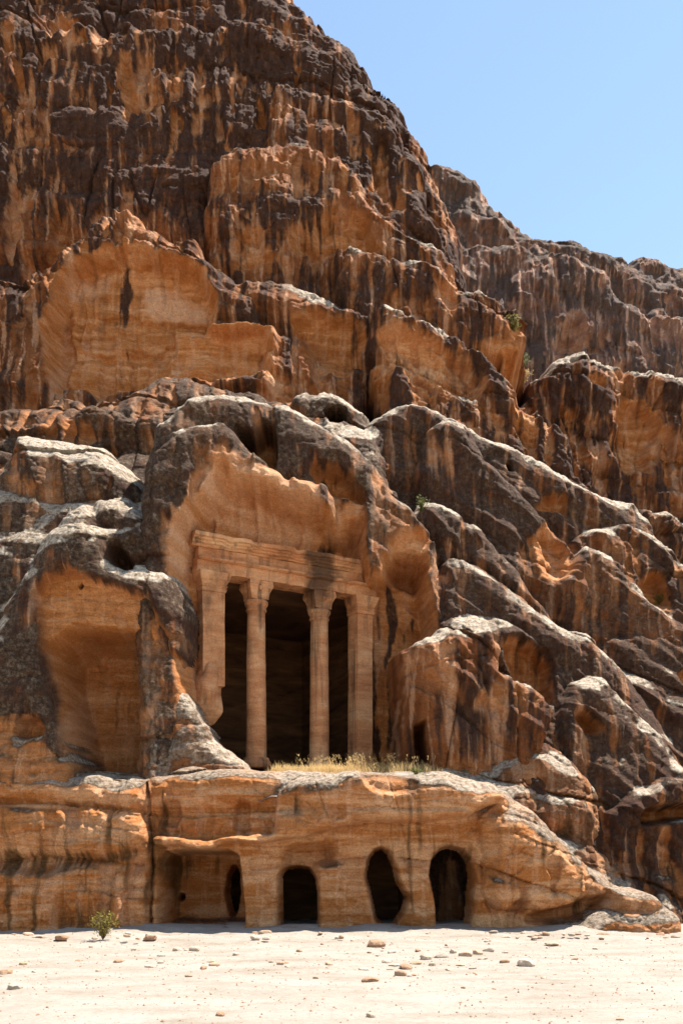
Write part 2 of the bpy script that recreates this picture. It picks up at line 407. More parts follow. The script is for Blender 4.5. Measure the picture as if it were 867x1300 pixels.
def carved_material():
    m, nt, b = new_mat('carved_sandstone'); N = NT(nt)
    w = N.noise(N.coords((0.6, 0.6, 1.6)), 1.2, 5, 0.55, 1.0)
    col = N.ramp(w, [(0.28, (0.43, 0.178, 0.076)), (0.46, (0.56, 0.250, 0.112)), (0.6, (0.65, 0.335, 0.165)), (0.75, (0.72, 0.44, 0.245))])
    pt = N.noise(N.coords((1, 1, 0.45), (4, 1, 7)), 1.7, 6, 0.65)
    col = N.mix(N.ramp(pt, [(0.5, 0.0), (0.72, 0.75)]), col, (0.17, 0.085, 0.042))
    sk = N.noise(N.coords((3.2, 3.2, 0.22), (9, 1, 2)), 1.0, 5, 0.6)
    col = N.mix(N.ramp(sk, [(0.54, 0.0), (0.68, 0.8)]), col, (0.085, 0.05, 0.032))
    # a seep stain that runs down over the right of the entablature
    g = N.n('ShaderNodeNewGeometry'); sx = N.n('ShaderNodeSeparateXYZ'); N.l(g.outputs['Position'], sx.inputs[0])
    wob = N.noise(N.coords((0.4, 0.4, 1.1), (2, 2, 2)), 1.6, 4, 0.6)
    dx = N.math('ABSOLUTE', N.math('ADD', N.math('SUBTRACT', sx.outputs[0], -0.62), N.math('MULTIPLY', N.math('SUBTRACT', wob, 0.5), 1.1)))
    seep = N.math('MULTIPLY', N.ramp(dx, [(0.22, 1.0), (0.42, 0.0)]), N.ramp(N.math('MULTIPLY', N.math('SUBTRACT', sx.outputs[2], 7.6), 0.5), [(0.1, 0.0), (0.7, 0.85)]))
    col = N.mix(seep, col, (0.075, 0.042, 0.026))
    bd = N.noise(N.coords((0.8, 0.8, 7.0), (1, 5, 3)), 1.2, 5, 0.6, 0.6)
    col = N.mix(0.55, col, N.ramp(bd, [(0.32, (0.72, 0.62, 0.55)), (0.5, (1, 1, 1)), (0.7, (1.2, 1.18, 1.12))]), 'MULTIPLY')
    gr = N.noise(N.coords(), 22.0, 5, 0.7)
    col = N.mix(0.6, col, N.ramp(gr, [(0.3, 0.65), (0.5, 1.0), (0.7, 1.25)]), 'MULTIPLY')
    N.l(col, b.inputs['Base Color'])
    h = N.noise(N.coords((1, 1, 1.6)), 6.0, 8, 0.7)
    N.l(N.bump(h, 0.7, 0.10), b.inputs['Normal'])
    return m
CARVED = carved_material()

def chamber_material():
    m, nt, b = new_mat('dark_chamber_rock'); N = NT(nt)
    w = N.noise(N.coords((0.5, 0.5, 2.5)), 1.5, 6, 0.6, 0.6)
    col = N.ramp(w, [(0.3, (0.06, 0.03, 0.018)), (0.55, (0.17, 0.08, 0.038)), (0.75, (0.28, 0.135, 0.062))])  # one dark brown banded tone for all chamber walls
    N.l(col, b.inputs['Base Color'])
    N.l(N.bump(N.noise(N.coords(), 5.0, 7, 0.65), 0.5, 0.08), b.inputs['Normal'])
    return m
CHAMBER = chamber_material()

def sand_material():
    m, nt, b = new_mat('pale_sand'); N = NT(nt)
    a = N.noise(N.coords((0.7, 1.5, 1)), 0.8, 8, 0.66)
    col = N.ramp(a, [(0.3, (0.23, 0.184, 0.140)), (0.45, (0.295, 0.248, 0.199)), (0.62, (0.335, 0.290, 0.242))])
    g2 = N.noise(N.coords(), 14.0, 7, 0.75)
    col = N.mix(0.8, col, N.ramp(g2, [(0.3, 0.72), (0.5, 1.0), (0.72, 1.12)]), 'MULTIPLY')
    g3 = N.noise(N.coords((1, 1, 1), (3, 8, 1)), 60.0, 3, 0.8)
    col = N.mix(0.7, col, N.ramp(g3, [(0.3, 0.6), (0.48, 1.0), (0.7, 1.1)]), 'MULTIPLY')
    N.l(col, b.inputs['Base Color'])
    h = N.noise(N.coords(), 5.0, 9, 0.72)
    N.l(N.bump(h, 0.6, 0.05), b.inputs['Normal'])
    return m
SAND = sand_material()

def stone_material():
    m, nt, b = new_mat('loose_stone'); N = NT(nt)
    oi = N.n('ShaderNodeObjectInfo')
    col = N.ramp(oi.outputs['Random'], [(0.0, (0.30, 0.17, 0.10)), (0.4, (0.42, 0.28, 0.18)), (0.75, (0.50, 0.40, 0.31)), (1.0, (0.33, 0.26, 0.20))])
    col = N.mix(0.7, col, N.ramp(N.noise(N.coords(), 16.0, 6, 0.7), [(0.3, 0.6), (0.5, 1.0), (0.7, 1.25)]), 'MULTIPLY')
    N.l(col, b.inputs['Base Color'])
    N.l(N.bump(N.noise(N.coords(), 18.0, 6, 0.7), 0.6, 0.02), b.inputs['Normal'])
    return m
STONE = stone_material()

def leaf_material(name, c1, c2, trans=0.3):
    m, nt, b = new_mat(name); N = NT(nt)
    n = N.noise(N.coords(), 9.0, 3, 0.6)
    col = N.ramp(n, [(0.3, c1), (0.7, c2)])
    N.l(col, b.inputs['Base Color'])
    b.inputs['Roughness'].default_value = 0.7
    t = N.n('ShaderNodeBsdfTranslucent'); N.l(col, t.inputs['Color'])
    mx = N.n('ShaderNodeMixShader'); mx.inputs[0].default_value = trans
    N.l(b.outputs[0], mx.inputs[1]); N.l(t.outputs[0], mx.inputs[2])
    N.l(mx.outputs[0], nt.nodes['Material Output'].inputs['Surface'])
    return m
LEAF_YG = leaf_material('yellow_green_leaf', (0.12, 0.095, 0.02), (0.34, 0.27, 0.055))
LEAF_G = leaf_material('green_leaf', (0.06, 0.075, 0.018), (0.20, 0.21, 0.045))
STRAW = leaf_material('dry_straw', (0.55, 0.36, 0.14), (0.78, 0.58, 0.29), 0.4)
TWIG, _nt, _b = new_mat('twig'); _b.inputs['Base Color'].default_value = (0.12, 0.075, 0.045, 1)

def tag(o, label=None, cat=None, group=None, kind=None):
    if label: o['label'] = label
    if cat: o['category'] = cat
    if group: o['group'] = group
    if kind: o['kind'] = kind
    return o

# ------------------------------------------------------------------ ground
def ground_z(x, y):
    z = 0.10 * fbm(x * 0.12, y * 0.12, 3, 0.5, 91) + 0.025 * fbm(x * 0.9, y * 0.9, 4, 0.55, 92)
    z = z * np.clip((y - 2) / 6, 0, 1)
    z = z + 0.012 * ridged(x * 1.6, y * 1.6, 3, 95) * np.clip((y - 2) / 6, 0, 1)
    z = z + 0.09 * sstep(21.3, 22.6, y + 0.9 * fbm(x * 0.45, y * 0.2, 3, 0.5, 96)) 
    near = sstep(17.5, 21.5, y)
    z = z + 0.05 * near * (1 + 2 * fbm(x * 0.5, y * 0.8, 3, 0.5, 93)) + 0.02 * near * ridged(x * 1.3, y * 2.2, 3, 94)
    return z

def build_ground():
    xs = np.concatenate([-np.geomspace(3000, 15, 24), np.linspace(-14.5, 16, 600), np.geomspace(16.5, 3000, 24)])
    ys = np.concatenate([-np.geomspace(3000, 6, 22), np.linspace(-5, 7.5, 30), np.linspace(7.8, 27, 420), np.geomspace(28, 4000, 24)])
    X, Y = np.meshgrid(xs, ys)
    Zg = ground_z(X, Y) * np.exp(-np.maximum(np.hypot(X, Y) - 40, 0) / 40)
    nz, nx = X.shape
    me = bpy.data.meshes.new('ground')
    idx = np.arange(nz * nx, dtype=np.int32).reshape(nz, nx)
    q = np.stack([idx[:-1, :-1], idx[:-1, 1:], idx[1:, 1:], idx[1:, :-1]], axis=-1).reshape(-1, 4)
    co = np.stack([X.ravel(), Y.ravel(), Zg.ravel()], axis=-1).astype(np.float32)
    me.vertices.add(len(co)); me.vertices.foreach_set('co', co.ravel())
    me.loops.add(q.size); me.loops.foreach_set('vertex_index', q.ravel())
    me.polygons.add(len(q)); me.polygons.foreach_set('loop_start', np.arange(len(q), dtype=np.int32) * 4)
    me.polygons.foreach_set('use_smooth', np.ones(len(q), bool))
    me.update(calc_edges=True); me.materials.append(SAND)
    o = bpy.data.objects.new('ground', me); C.objects.link(o)
    tag(o, 'pale sunlit sand floor of the canyon', 'ground', kind='structure')
build_ground()

# ------------------------------------------------------------------ the temple's frame
T_ANG = math.radians(30.5); TC, TS = math.cos(T_ANG), math.sin(T_ANG)
T_O = (-3.62, 25.0, 4.22)
FACADE = Plane(250, 675, 25.0, gx=math.tan(T_ANG), gz=0.0)

# ------------------------------------------------------------------ main cliff
def main_cliff():
    nx, nz = 720, 1180
    w = np.linspace(0, 1, nz)
    zc = -0.4 + 47.4 * (0.62 * w + 0.38 * w * w)
    s = np.linspace(0, 1, nx)
    L = -(10.5 + 0.27 * zc); R = 12.5 + 0.06 * zc
    X = L[:, None] + (R - L)[:, None] * s[None, :]
    Z = np.repeat(zc[:, None], nx, axis=1)
    F = Field(X, Z, 1.0, 0.30)
    ly = F.layer
    # -- upper dome, seen against the sky
    P = Plane(250, 150, 42.5, 0.10, 0.28)
    ly([(-260, -500), (250, -500), (350, -95), (386, -6), (404, 18), (424, 44), (452, 62), (480, 88), (503, 114), (526, 146), (543, 182), (556, 208),
        (566, 240), (582, 262), (592, 288), (588, 312), (606, 360), (650, 420), (650, 640), (-260, 640)], P, 1.6, 3.5, 0.80, 1.0, 0.5, slope=9, cg=0.5)
    P = Plane(250, 60, 42.0, 0.10, 0.25)
    ly([(-260, 20), (-100, -20), (20, -10), (60, 22), (110, 30), (180, 24), (250, 30), (300, 22), (370, 36), (410, 60), (450, 85), (478, 112), (500, 140),
        (500, 240), (-260, 240)], P, 0.7, 1.0, 0.82, 1.2, 0.4, cg=0.5)
    P = Plane(420, 140, 41.2, 0.12, 0.25)
    ly([(335, 112), (380, 104), (430, 118), (470, 130), (500, 150), (525, 190), (545, 240), (560, 300), (335, 300)], P, 0.7, 1.0, 0.80, 1.0, 0.4, cg=0.5)
    P = Plane(80, 130, 41.3, 0.05, 0.22)
    ly([(-260, 100), (6, 108), (30, 84), (70, 80), (100, 90), (138, 98), (152, 130), (168, 165), (190, 250), (-260, 260)], P, 0.7, 1.1, 0.85, 1.2, 0.4, cg=0.5)
    P = Plane(240, 160, 41.2, 0.05, 0.22)
    ly([(150, 90), (200, 60), (260, 85), (310, 105), (330, 112), (332, 260), (160, 260)], P, 0.6, 0.9, 0.70, 1.2, 0.4, cg=0.5)
    P = Plane(120, 230, 40.0, 0.05, 0.20)
    ly([(-260, 172), (0, 168), (40, 160), (85, 168), (125, 162), (160, 175), (205, 176), (238, 188), (252, 215), (266, 250), (290, 330), (-260, 340)], P, 0.9, 1.3, 0.66, 1.2, 0.4, cg=0.5)
    P = Plane(400, 260, 39.3, 0.12, 0.2)
    ly([(256, 196), (300, 182), (330, 176), (346, 166), (374, 163), (402, 176), (430, 194), (448, 215), (466, 229), (486, 262), (504, 270), (540, 299), (560, 314),
        (588, 348), (614, 392), (560, 430), (256, 410)], P, 0.8, 1.3, 0.50, 1.0, 0.5)
    P = Plane(540, 375, 37.6, 0.15, 0.2)
    ly([(425, 312), (453, 312), (515, 328), (566, 332), (592, 352), (640, 385), (662, 392), (676, 410), (668, 436), (650, 450), (620, 445), (560, 440), (470, 430), (430, 380)], P, 0.6, 0.9, 0.55, 1.0, 0.4)
    P = Plane(380, 430, 36.6, 0.1, 0.2)
    ly([(240, 350), (270, 328), (300, 342), (340, 350), (372, 347), (402, 366), (438, 382), (478, 402), (486, 470), (450, 560), (240, 540)], P, 0.7, 1.1, 0.42, 1.0, 0.5)
    P = Plane(560, 470, 35.3, 0.14, 0.24)
    ly([(474, 406), (490, 388), (538, 393), (572, 414), (604, 430), (642, 472), (692, 522), (728, 578), (748, 625), (760, 700), (600, 640), (500, 600), (478, 480)], P, 0.8, 1.3, 0.62, 1.0, 0.4)
    P = Plane(160, 400, 35.6, 0.05, 0.15)
    ly([(-260, 330), (-40, 345), (20, 352), (60, 326), (88, 302), (110, 268), (150, 258), (200, 278), (250, 296), (270, 326), (288, 348), (332, 392), (372, 418), (388, 470), (380, 540), (200, 560), (-260, 560)], P, 0.9, 1.4, 0.55, 1.0, 0.4, cg=0.55)
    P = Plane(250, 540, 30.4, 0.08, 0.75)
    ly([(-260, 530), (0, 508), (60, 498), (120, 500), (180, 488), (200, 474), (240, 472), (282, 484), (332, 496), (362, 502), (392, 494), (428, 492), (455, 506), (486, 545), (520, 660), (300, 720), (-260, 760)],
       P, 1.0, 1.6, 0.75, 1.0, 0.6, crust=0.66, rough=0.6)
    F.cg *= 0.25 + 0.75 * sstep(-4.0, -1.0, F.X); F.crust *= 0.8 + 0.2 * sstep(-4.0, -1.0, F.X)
    P = Plane(120, 540, 29.5, 0.08, 0.3)
    ly([(-200, 560), (0, 545), (50, 520), (100, 512), (160, 515), (215, 510), (240, 520), (250, 560), (250, 700), (-200, 760)], P, 0.9, 1.5, 0.7, 1.2, 0.5, crust=0.5, cg=0.6)
    # -- right-hand slabs stepping down
    def slab(crest, tail, px, py, y, gx=0.16, gz=0.14, r=0.75, ry=1.0, v=0.76, rough=0.34, crust=0.34, bulge=0.3):
        ly(crest + tail, Plane(px, py, y, gx, gz), r, ry, v, 0.35, bulge, rough=rough, crust=crust, back=0.6)
    slab([(440, 600), (458, 540), (474, 526), (500, 514), (522, 514), (560, 530), (592, 543), (648, 572), (702, 602), (751, 625), (780, 631), (802, 636), (824, 660), (866, 720), (920, 780)],
         [(1000, 850), (1000, 1100), (560, 1000), (470, 700)], 640, 600, 31.2)
    slab([(720, 690), (738, 674), (762, 666), (800, 668), (836, 688), (870, 724), (1000, 820)], [(1000, 1100), (700, 1000), (710, 760)], 790, 700, 30.4, 0.12, 0.45, 0.6, 1.0, 0.7, 0.5, 0.2)
    slab([(530, 600), (540, 545), (562, 533), (596, 547), (618, 588), (653, 620), (675, 648), (714, 690), (730, 720), (745, 760), (760, 790)], [(800, 1000), (600, 1000), (540, 720)], 630, 640, 29.8)
    slab([(700, 740), (742, 690), (774, 710), (793, 733), (822, 758), (858, 784), (905, 815)], [(1000, 880), (1000, 1100), (700, 1100)], 800, 780, 29.2, 0.12)
    slab([(500, 680), (530, 640), (556, 640), (580, 648), (615, 669), (633, 705), (668, 747), (696, 783), (725, 810), (760, 812), (798, 796), (830, 800), (866, 810), (920, 840)],
         [(1000, 900), (1000, 1200), (640, 1100), (520, 800)], 660, 800, 28.3)
    slab([(540, 740), (570, 708), (594, 710), (633, 736), (668, 761), (706, 796), (744, 805), (791, 852), (828, 899), (856, 946), (900, 985)], [(1000, 1060), (1000, 1260), (560, 1260)], 680, 850, 27.0, 0.14, 0.22)
    slab([(520, 830), (560, 790), (600, 782), (640, 790), (665, 800), (700, 830), (722, 870), (730, 920), (730, 1000)], [(700, 1260), (520, 1260)], 640, 850, 26.4, 0.12, 0.2)
    slab([(700, 905), (723, 866), (745, 858), (768, 860), (808, 899), (838, 932), (860, 965), (880, 990)], [(1000, 1040), (1000, 1260), (690, 1260)], 760, 900, 25.9, 0.10, 0.25, 0.6, 1.0)
    slab([(620, 985), (650, 955), (686, 944), (724, 968), (745, 985), (766, 1020), (790, 1060), (830, 1090)], [(1000, 1120), (1000, 1300), (600, 1300)], 720, 1010, 24.9, 0.10, 0.4, 0.5, 0.8, 0.6, 0.6, 0.15)
    P = Plane(830, 1080, 24.6, 0.10, 0.10)
    ly([(765, 1030), (800, 1003), (840, 988), (1000, 1005), (1000, 1300), (740, 1300), (760, 1120)], P, 0.4, 0.7, 0.75, 0.8, 0.3, rough=0.6)
    # -- hood over the temple: a back fold running down to the right, and a front lip at the left
    P = Plane(400, 580, 26.15, 0.34, 0.12)
    ly([(186, 600), (200, 545), (222, 516), (245, 505), (285, 502), (330, 510), (365, 516), (398, 540), (442, 565), (482, 595), (513, 634), (543, 674), (558, 708), (566, 800), (572, 1010), (186, 1010)],
       P, 0.7, 1.0, 0.80, 0.45, 0.12, rough=0.45, back=0.8, crust=0.6)
    HOOD = P
    F.niche([(287, 552), (295, 533), (317, 541), (330, 527), (349, 532), (354, 570), (352, 600), (330, 596), (310, 585), (296, 566)], P, 1.5, 0.12, 0.3, 0.85, 0.15, 0.35)
    F.niche([(384, 592), (391, 578), (418, 579), (450, 601), (471, 621), (470, 638), (430, 630), (400, 612)], P, 1.0, 0.25, 0.3, 1.0, 0.05, 0.35)
    P = Plane(300, 580, 24.65, 0.40, 0.10)
    ly([(172, 690), (178, 640), (190, 602), (206, 571), (224, 553), (250, 544), (284, 537), (298, 554), (315, 572), (334, 586), (352, 599), (382, 607), (412, 613), (426, 632), (424, 700), (424, 1010), (172, 1010)],
       P, 0.35, 0.6, 0.80, 0.5, 0.1, rough=0.5, back=0.8, crust=0.6)
    HF = P
    # -- hollows in the upper cliff
    P8 = Plane(160, 400, 35.6, 0.05, 0.15)
    F.niche([(52, 478), (54, 385), (70, 337), (100, 317), (160, 306), (200, 303), (238, 316), (264, 345), (276, 378), (272, 400), (335, 402), (352, 440), (350, 482), (200, 492), (60, 494)], P8, 1.2, 0.45, 0.9, 1.0, 0.06, 0.55, paint=0.15)
    F.bump([(205, 398), (345, 400), (356, 440), (345, 500), (200, 500)], P8, 0.55, 0.3)
    for poly in ([(70, 338), (130, 322), (158, 328), (150, 342), (80, 358)], [(162, 342), (200, 330), (250, 348), (268, 375), (258, 388), (205, 384), (160, 368)]):
        d = F.sd(poly, P8, 1.2); F.cream += 0.95 * sstep(0, 0.5, d)
    F.niche([(55, 380), (160, 372), (268, 384), (268, 392), (160, 384), (55, 392)], P8, 0.18, 0.12, 1.3, 1.0, 0.06, 0.5)
    F.niche([(55, 425), (130, 430), (205, 420), (205, 440), (130, 446), (55, 450)], P8, 0.2, 0.2, 1.3, 1.0, 0.1, 0.5)
    d = F.sd([(146, 300), (160, 300), (148, 400), (146, 490), (136, 490), (138, 390)], P8, 0.5); F.varn += (0.52 - F.varn) * sstep(-0.1, 0.15, d)
    F.niche([(0, 300), (60, 275), (105, 268), (100, 300), (50, 330), (0, 345)], P8, 0.6, 0.5, 0.8, 0.9, 0.25, 0.4)
    P4 = Plane(400, 260, 39.3, 0.12, 0.2)
    for poly, dp in (([(365, 300), (400, 270), (440, 255), (475, 268), (490, 310), (450, 330), (400, 335), (370, 330)], 0.8),
                     ([(345, 190), (360, 178), (375, 190), (374, 205), (348, 206)], 0.5), ([(280, 310), (310, 280), (345, 290), (350, 335), (300, 345)], 0.5)):
        F.niche(poly, P4, dp, 0.5, 1.2, 0.7, 0.28, 0.9)
    P5 = Plane(380, 430, 36.6, 0.1, 0.2)
    F.niche([(360, 400), (400, 385), (450, 400), (475, 430), (470, 470), (420, 478), (380, 455)], P5, 0.7, 0.5, 1.2, 0.8, 0.25, 0.9)
    P7 = Plane(560, 470, 35.3, 0.14, 0.24)
    F.niche([(486, 420), (515, 400), (560, 415), (592, 440), (615, 475), (610, 520), (560, 512), (510, 490), (488, 460)], P7, 0.8, 0.4, 1.2, 0.95, 0.2, 0.9, cream=0.15)
    P6 = Plane(540, 375, 37.6, 0.15, 0.2)
    F.niche([(555, 350), (575, 355), (590, 380), (570, 398), (552, 385)], P6, 0.5, 0.35, 1.0, 0.9, 0.2, 0.5, cream=0.3)
    F.niche([(640, 402), (664, 405), (668, 425), (650, 440), (640, 430)], P6, 0.25, 0.3, 1.0, 1.0, 0.1, 0.5)
    P1 = Plane(250, 150, 41.0, 0.10, 0.28)
    for poly, dp in (([(145, 60), (168, 55), (172, 120), (166, 160), (150, 150), (143, 110)], 0.5), ([(185, 90), (195, 40), (203, 90), (200, 150), (180, 160)], 0.4),
                     ([(274, 30), (290, 10), (296, 60), (285, 82), (272, 70)], 0.5), ([(282, 185), (295, 150), (302, 180), (295, 195)], 0.4), ([(465, 200), (480, 180), (495, 220), (480, 260), (466, 240)], 0.6), ([(40, 0), (70, -10), (105, 0), (95, 35), (60, 30)], 0.5)):
        F.niche(poly, P1, dp, 0.45, 1.2, 0.7, 0.22, 0.6)
    # caves on the shelf above the hood
    PS = F.hit(425, 521, 0.08, 0.5)
    F.niche([(409, 516), (416, 509), (430, 508), (441, 516), (442, 528), (432, 535), (418, 534)], PS, 2.6, 0.12, 0.1, 0.4, 0.4, 0.4)
    PS = F.hit(375, 515, 0.08, 0.5)
    F.niche([(356, 504), (380, 509), (396, 527), (380, 529), (358, 519)], PS, 0.5, 0.2, 0.3, 0.6, 0.3)
    PR = F.hit(648, 592, 0.16, 0.14)
    F.niche([(641, 582), (650, 584), (654, 600), (645, 601)], PR, 1.2, 0.15, 0.3, 0.3, 0.5)
    PR2 = F.hit(700, 648, 0.16, 0.14)
    F.niche([(672, 650), (690, 632), (715, 630), (728, 645), (720, 660), (690, 662)], PR2, 0.6, 0.3, 0.6, 0.8, 0.2)
    F.niche([(660, 690), (690, 672), (708, 700), (716, 735), (700, 755), (675, 750), (662, 720)], PR2, 0.35, 0.5, 0.8, 0.85, 0.15)
    PR3 = F.hit(840, 755, 0.12, 0.14)
    F.niche([(812, 745), (830, 715), (855, 720), (862, 770), (840, 785), (820, 775)], PR3, 0.8, 0.4, 0.8, 0.9, 0.15)
    F.niche([(840, 860), (852, 845), (870, 848), (875, 900), (858, 905)], PR3, 0.5, 0.3, 0.8, 0.9, 0.15)
    PR4 = F.hit(675, 850, 0.12, 0.20)
    F.niche([(634, 815), (660, 804), (690, 815), (712, 850), (712, 895), (690, 900), (650, 880), (636, 850)], PR4, 1.3, 0.35, 0.5, 0.85, 0.15, 0.35)
    F.niche([(722, 905), (735, 895), (760, 908), (768, 928), (750, 940), (728, 932)], PR4, 0.9, 0.3, 0.5, 0.8, 0.2)
    PRL = Plane(830, 1080, 24.8, 0.10, 0.12)
    F.niche([(802, 1030), (830, 1022), (900, 1020), (900, 1050), (805, 1052)], PRL, 1.3, 0.2, 0.4, 0.7, 0.25)
    # -- the recess cut for the temple front
    F.niche([(204, 705), (212, 662), (230, 634), (252, 612), (272, 588), (283, 577), (296, 590), (320, 598), (346, 606), (384, 614), (400, 622), (425, 650), (445, 642), (467, 640), (471, 690), (482, 712),
             (484, 690), (505, 676), (530, 676), (551, 690), (551, 735), (562, 780), (568, 985), (232, 985), (225, 890), (215, 850), (206, 770)],
            HF, 0.40, 0.45, 0.35, 0.95, 0.20, 0.34, to_plane=FACADE, cream=0.02, paint=0.12)
    d = F.sd([(206, 700), (214, 660), (232, 634), (252, 612), (284, 582), (345, 604), (400, 614), (420, 640), (400, 700), (300, 690), (250, 672), (240, 760), (210, 780)], FACADE, 0.5)
    m = sstep(0, 0.3, d); F.varn += (0.03 - F.varn) * m; F.cream += np.clip(0.42 * m * (1 + 2.6 * pn(F.Z * 2.4 + F.X * 0.3, F.X * 0.35)), 0, 1); F.fresh += (1 - F.fresh) * m
    F.niche([(484, 700), (505, 680), (530, 679), (549, 692), (548, 740), (530, 757), (500, 742)], FACADE, 0.7, 0.35, 0.3, 1.0, 0.06, 0.2, cream=0.06)
    F.niche([(418, 655), (440, 645), (466, 640), (467, 706), (440, 705), (420, 690)], FACADE, 0.25, 0.15, 0.3, 1.0, 0.06, 0.2, cream=0.12)
    # dark run-off stains crossing the carved front
    for xa, xb, ya, yb, v in ((395, 425, 600, 760, 0.75), (470, 482, 700, 990, 0.9), (545, 556, 680, 980, 0.8), (488, 500, 740, 990, 0.8), (508, 520, 780, 990, 0.7)):
        d = F.sd([(xa, ya), (xb, ya), (xb, yb), (xa, yb)], FACADE, 0.6)
        F.varn += (v - F.varn) * sstep(-0.05, 0.12, d)
    # open the chamber behind the columns
    d = F.sd([(276, 725), (446, 755), (452, 990), (262, 990), (262, 900), (276, 860)], FACADE, 0.0, 0.06)
    F.hole |= d > 0.0
    # -- boulder right of the temple
    P = Plane(610, 880, 25.2, 0.05, 0.10)
    ly([(512, 826), (540, 808), (572, 794), (605, 793), (632, 794), (638, 820), (633, 855), (656, 866), (686, 876), (706, 900), (700, 925), (690, 945), (684, 1010), (512, 1010)], P, 0.5, 0.8, 0.45, 0.6, 0.2, rough=0.55)
    F.niche([(500, 850), (560, 842), (620, 826), (620, 831), (560, 848), (500, 857)], P, 0.1, 0.05, 0.3, 0.0, 0.5, 0.5)
    F.niche([(523, 920), (540, 914), (546, 990), (526, 990)], P, 1.8, 0.12, 0.2, 0.3, 0.4, 0.4)
    return F
F_MAIN = main_cliff()
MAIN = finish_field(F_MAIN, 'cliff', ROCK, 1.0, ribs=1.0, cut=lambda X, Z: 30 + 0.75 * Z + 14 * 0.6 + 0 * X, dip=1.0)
tag(MAIN, 'towering stained sandstone cliff rising behind the carved temple', 'cliff', kind='structure')

# ------------------------------------------------------------------ far cliffs
def side_cliff():
    X, Z = np.meshgrid(np.linspace(5, 24, 330), np.linspace(0, 25, 420))
    F = Field(X, Z, 2.0, 0.35)
    P = Plane(790, 560, 42.0, 0.10, 0.18)
    F.layer([(640, 520), (690, 462), (720, 448), (748, 440), (790, 452), (830, 462), (870, 466), (1100, 500), (1100, 1300), (640, 1300)], P, 1.2, 2.0, 0.60, 1.0, 0.6, slope=8)
    P = Plane(790, 700, 39.5, 0.10, 0.3)
    F.layer([(640, 640), (730, 650), (780, 645), (830, 640), (870, 655), (1100, 680), (1100, 1300), (640, 1300)], P, 1.0, 1.8, 0.8, 1.2, 0.6, crust=0.3)
    P = Plane(790, 560, 42.0, 0.10, 0.18)
    F.niche([(770, 520), (785, 490), (815, 492), (845, 520), (850, 570), (830, 600), (790, 600), (772, 570)], P, 1.0, 0.7, 1.0, 0.8, 0.32, 0.5)
    F.niche([(750, 478), (765, 470), (775, 480), (770, 495), (752, 495)], P, 0.5, 0.4, 1.0, 0.9, 0.2, 0.5)
    return F
F_SIDE = side_cliff()
tag(finish_field(F_SIDE, 'cliff', ROCK, 1.2, cut=lambda X, Z: 56 + 0 * X, dip=0.6, flute=2.0), 'streaked sandstone cliff shoulder beyond the right-hand slabs', 'cliff', kind='structure')

def far_cliff():
    X, Z = np.meshgrid(np.linspace(-10, 46, 600), np.linspace(20, 70, 480))
    F = Field(X, Z, 3.0, 0.3)
    P = Plane(700, 380, 74.0, 0.05, 0.25)
    F.layer([(200, 150), (440, 178), (500, 188), (556, 196), (590, 206), (618, 224), (640, 252), (665, 277), (700, 284), (730, 294), (765, 305), (800, 322), (830, 332), (870, 352), (1000, 420), (1000, 900), (200, 900)], P, 3.5, 6.0, 0.62, 0.5, 1.2, slope=8, crust=0.1, rough=0.5, cg=0.5)
    P = Plane(700, 420, 70.0, 0.05, 0.2)
    F.layer([(560, 330), (590, 305), (640, 300), (700, 310), (740, 318), (775, 345), (800, 380), (830, 395), (1000, 400), (1000, 900), (300, 900), (300, 300), (500, 310)], P, 2.0, 3.5, 0.56, 0.8, 1.0, cg=0.5, rough=0.8)
    F.niche([(700, 440), (710, 400), (735, 392), (745, 420), (742, 450)], P, 1.2, 1.0, 1.5, 0.6, 0.3, 0.6)
    P = Plane(840, 360, 92.0, 0.05, 0.3)
    F.layer([(760, 360), (800, 322), (815, 318), (832, 322), (850, 330), (880, 334), (1000, 370), (1000, 900), (760, 900)], P, 2.5, 6.0, 0.6, 0.5, 1.0, cg=0.5, rough=0.5)
    return F
F_FAR = far_cliff()
tag(finish_field(F_FAR, 'cliff', ROCK_FAR, 1.0, alc=0.7, cut=lambda X, Z: 118 + 0 * X, dip=0.5, flute=3.0), 'distant grey-brown cliff with dark streaks against the sky', 'cliff', kind='structure')

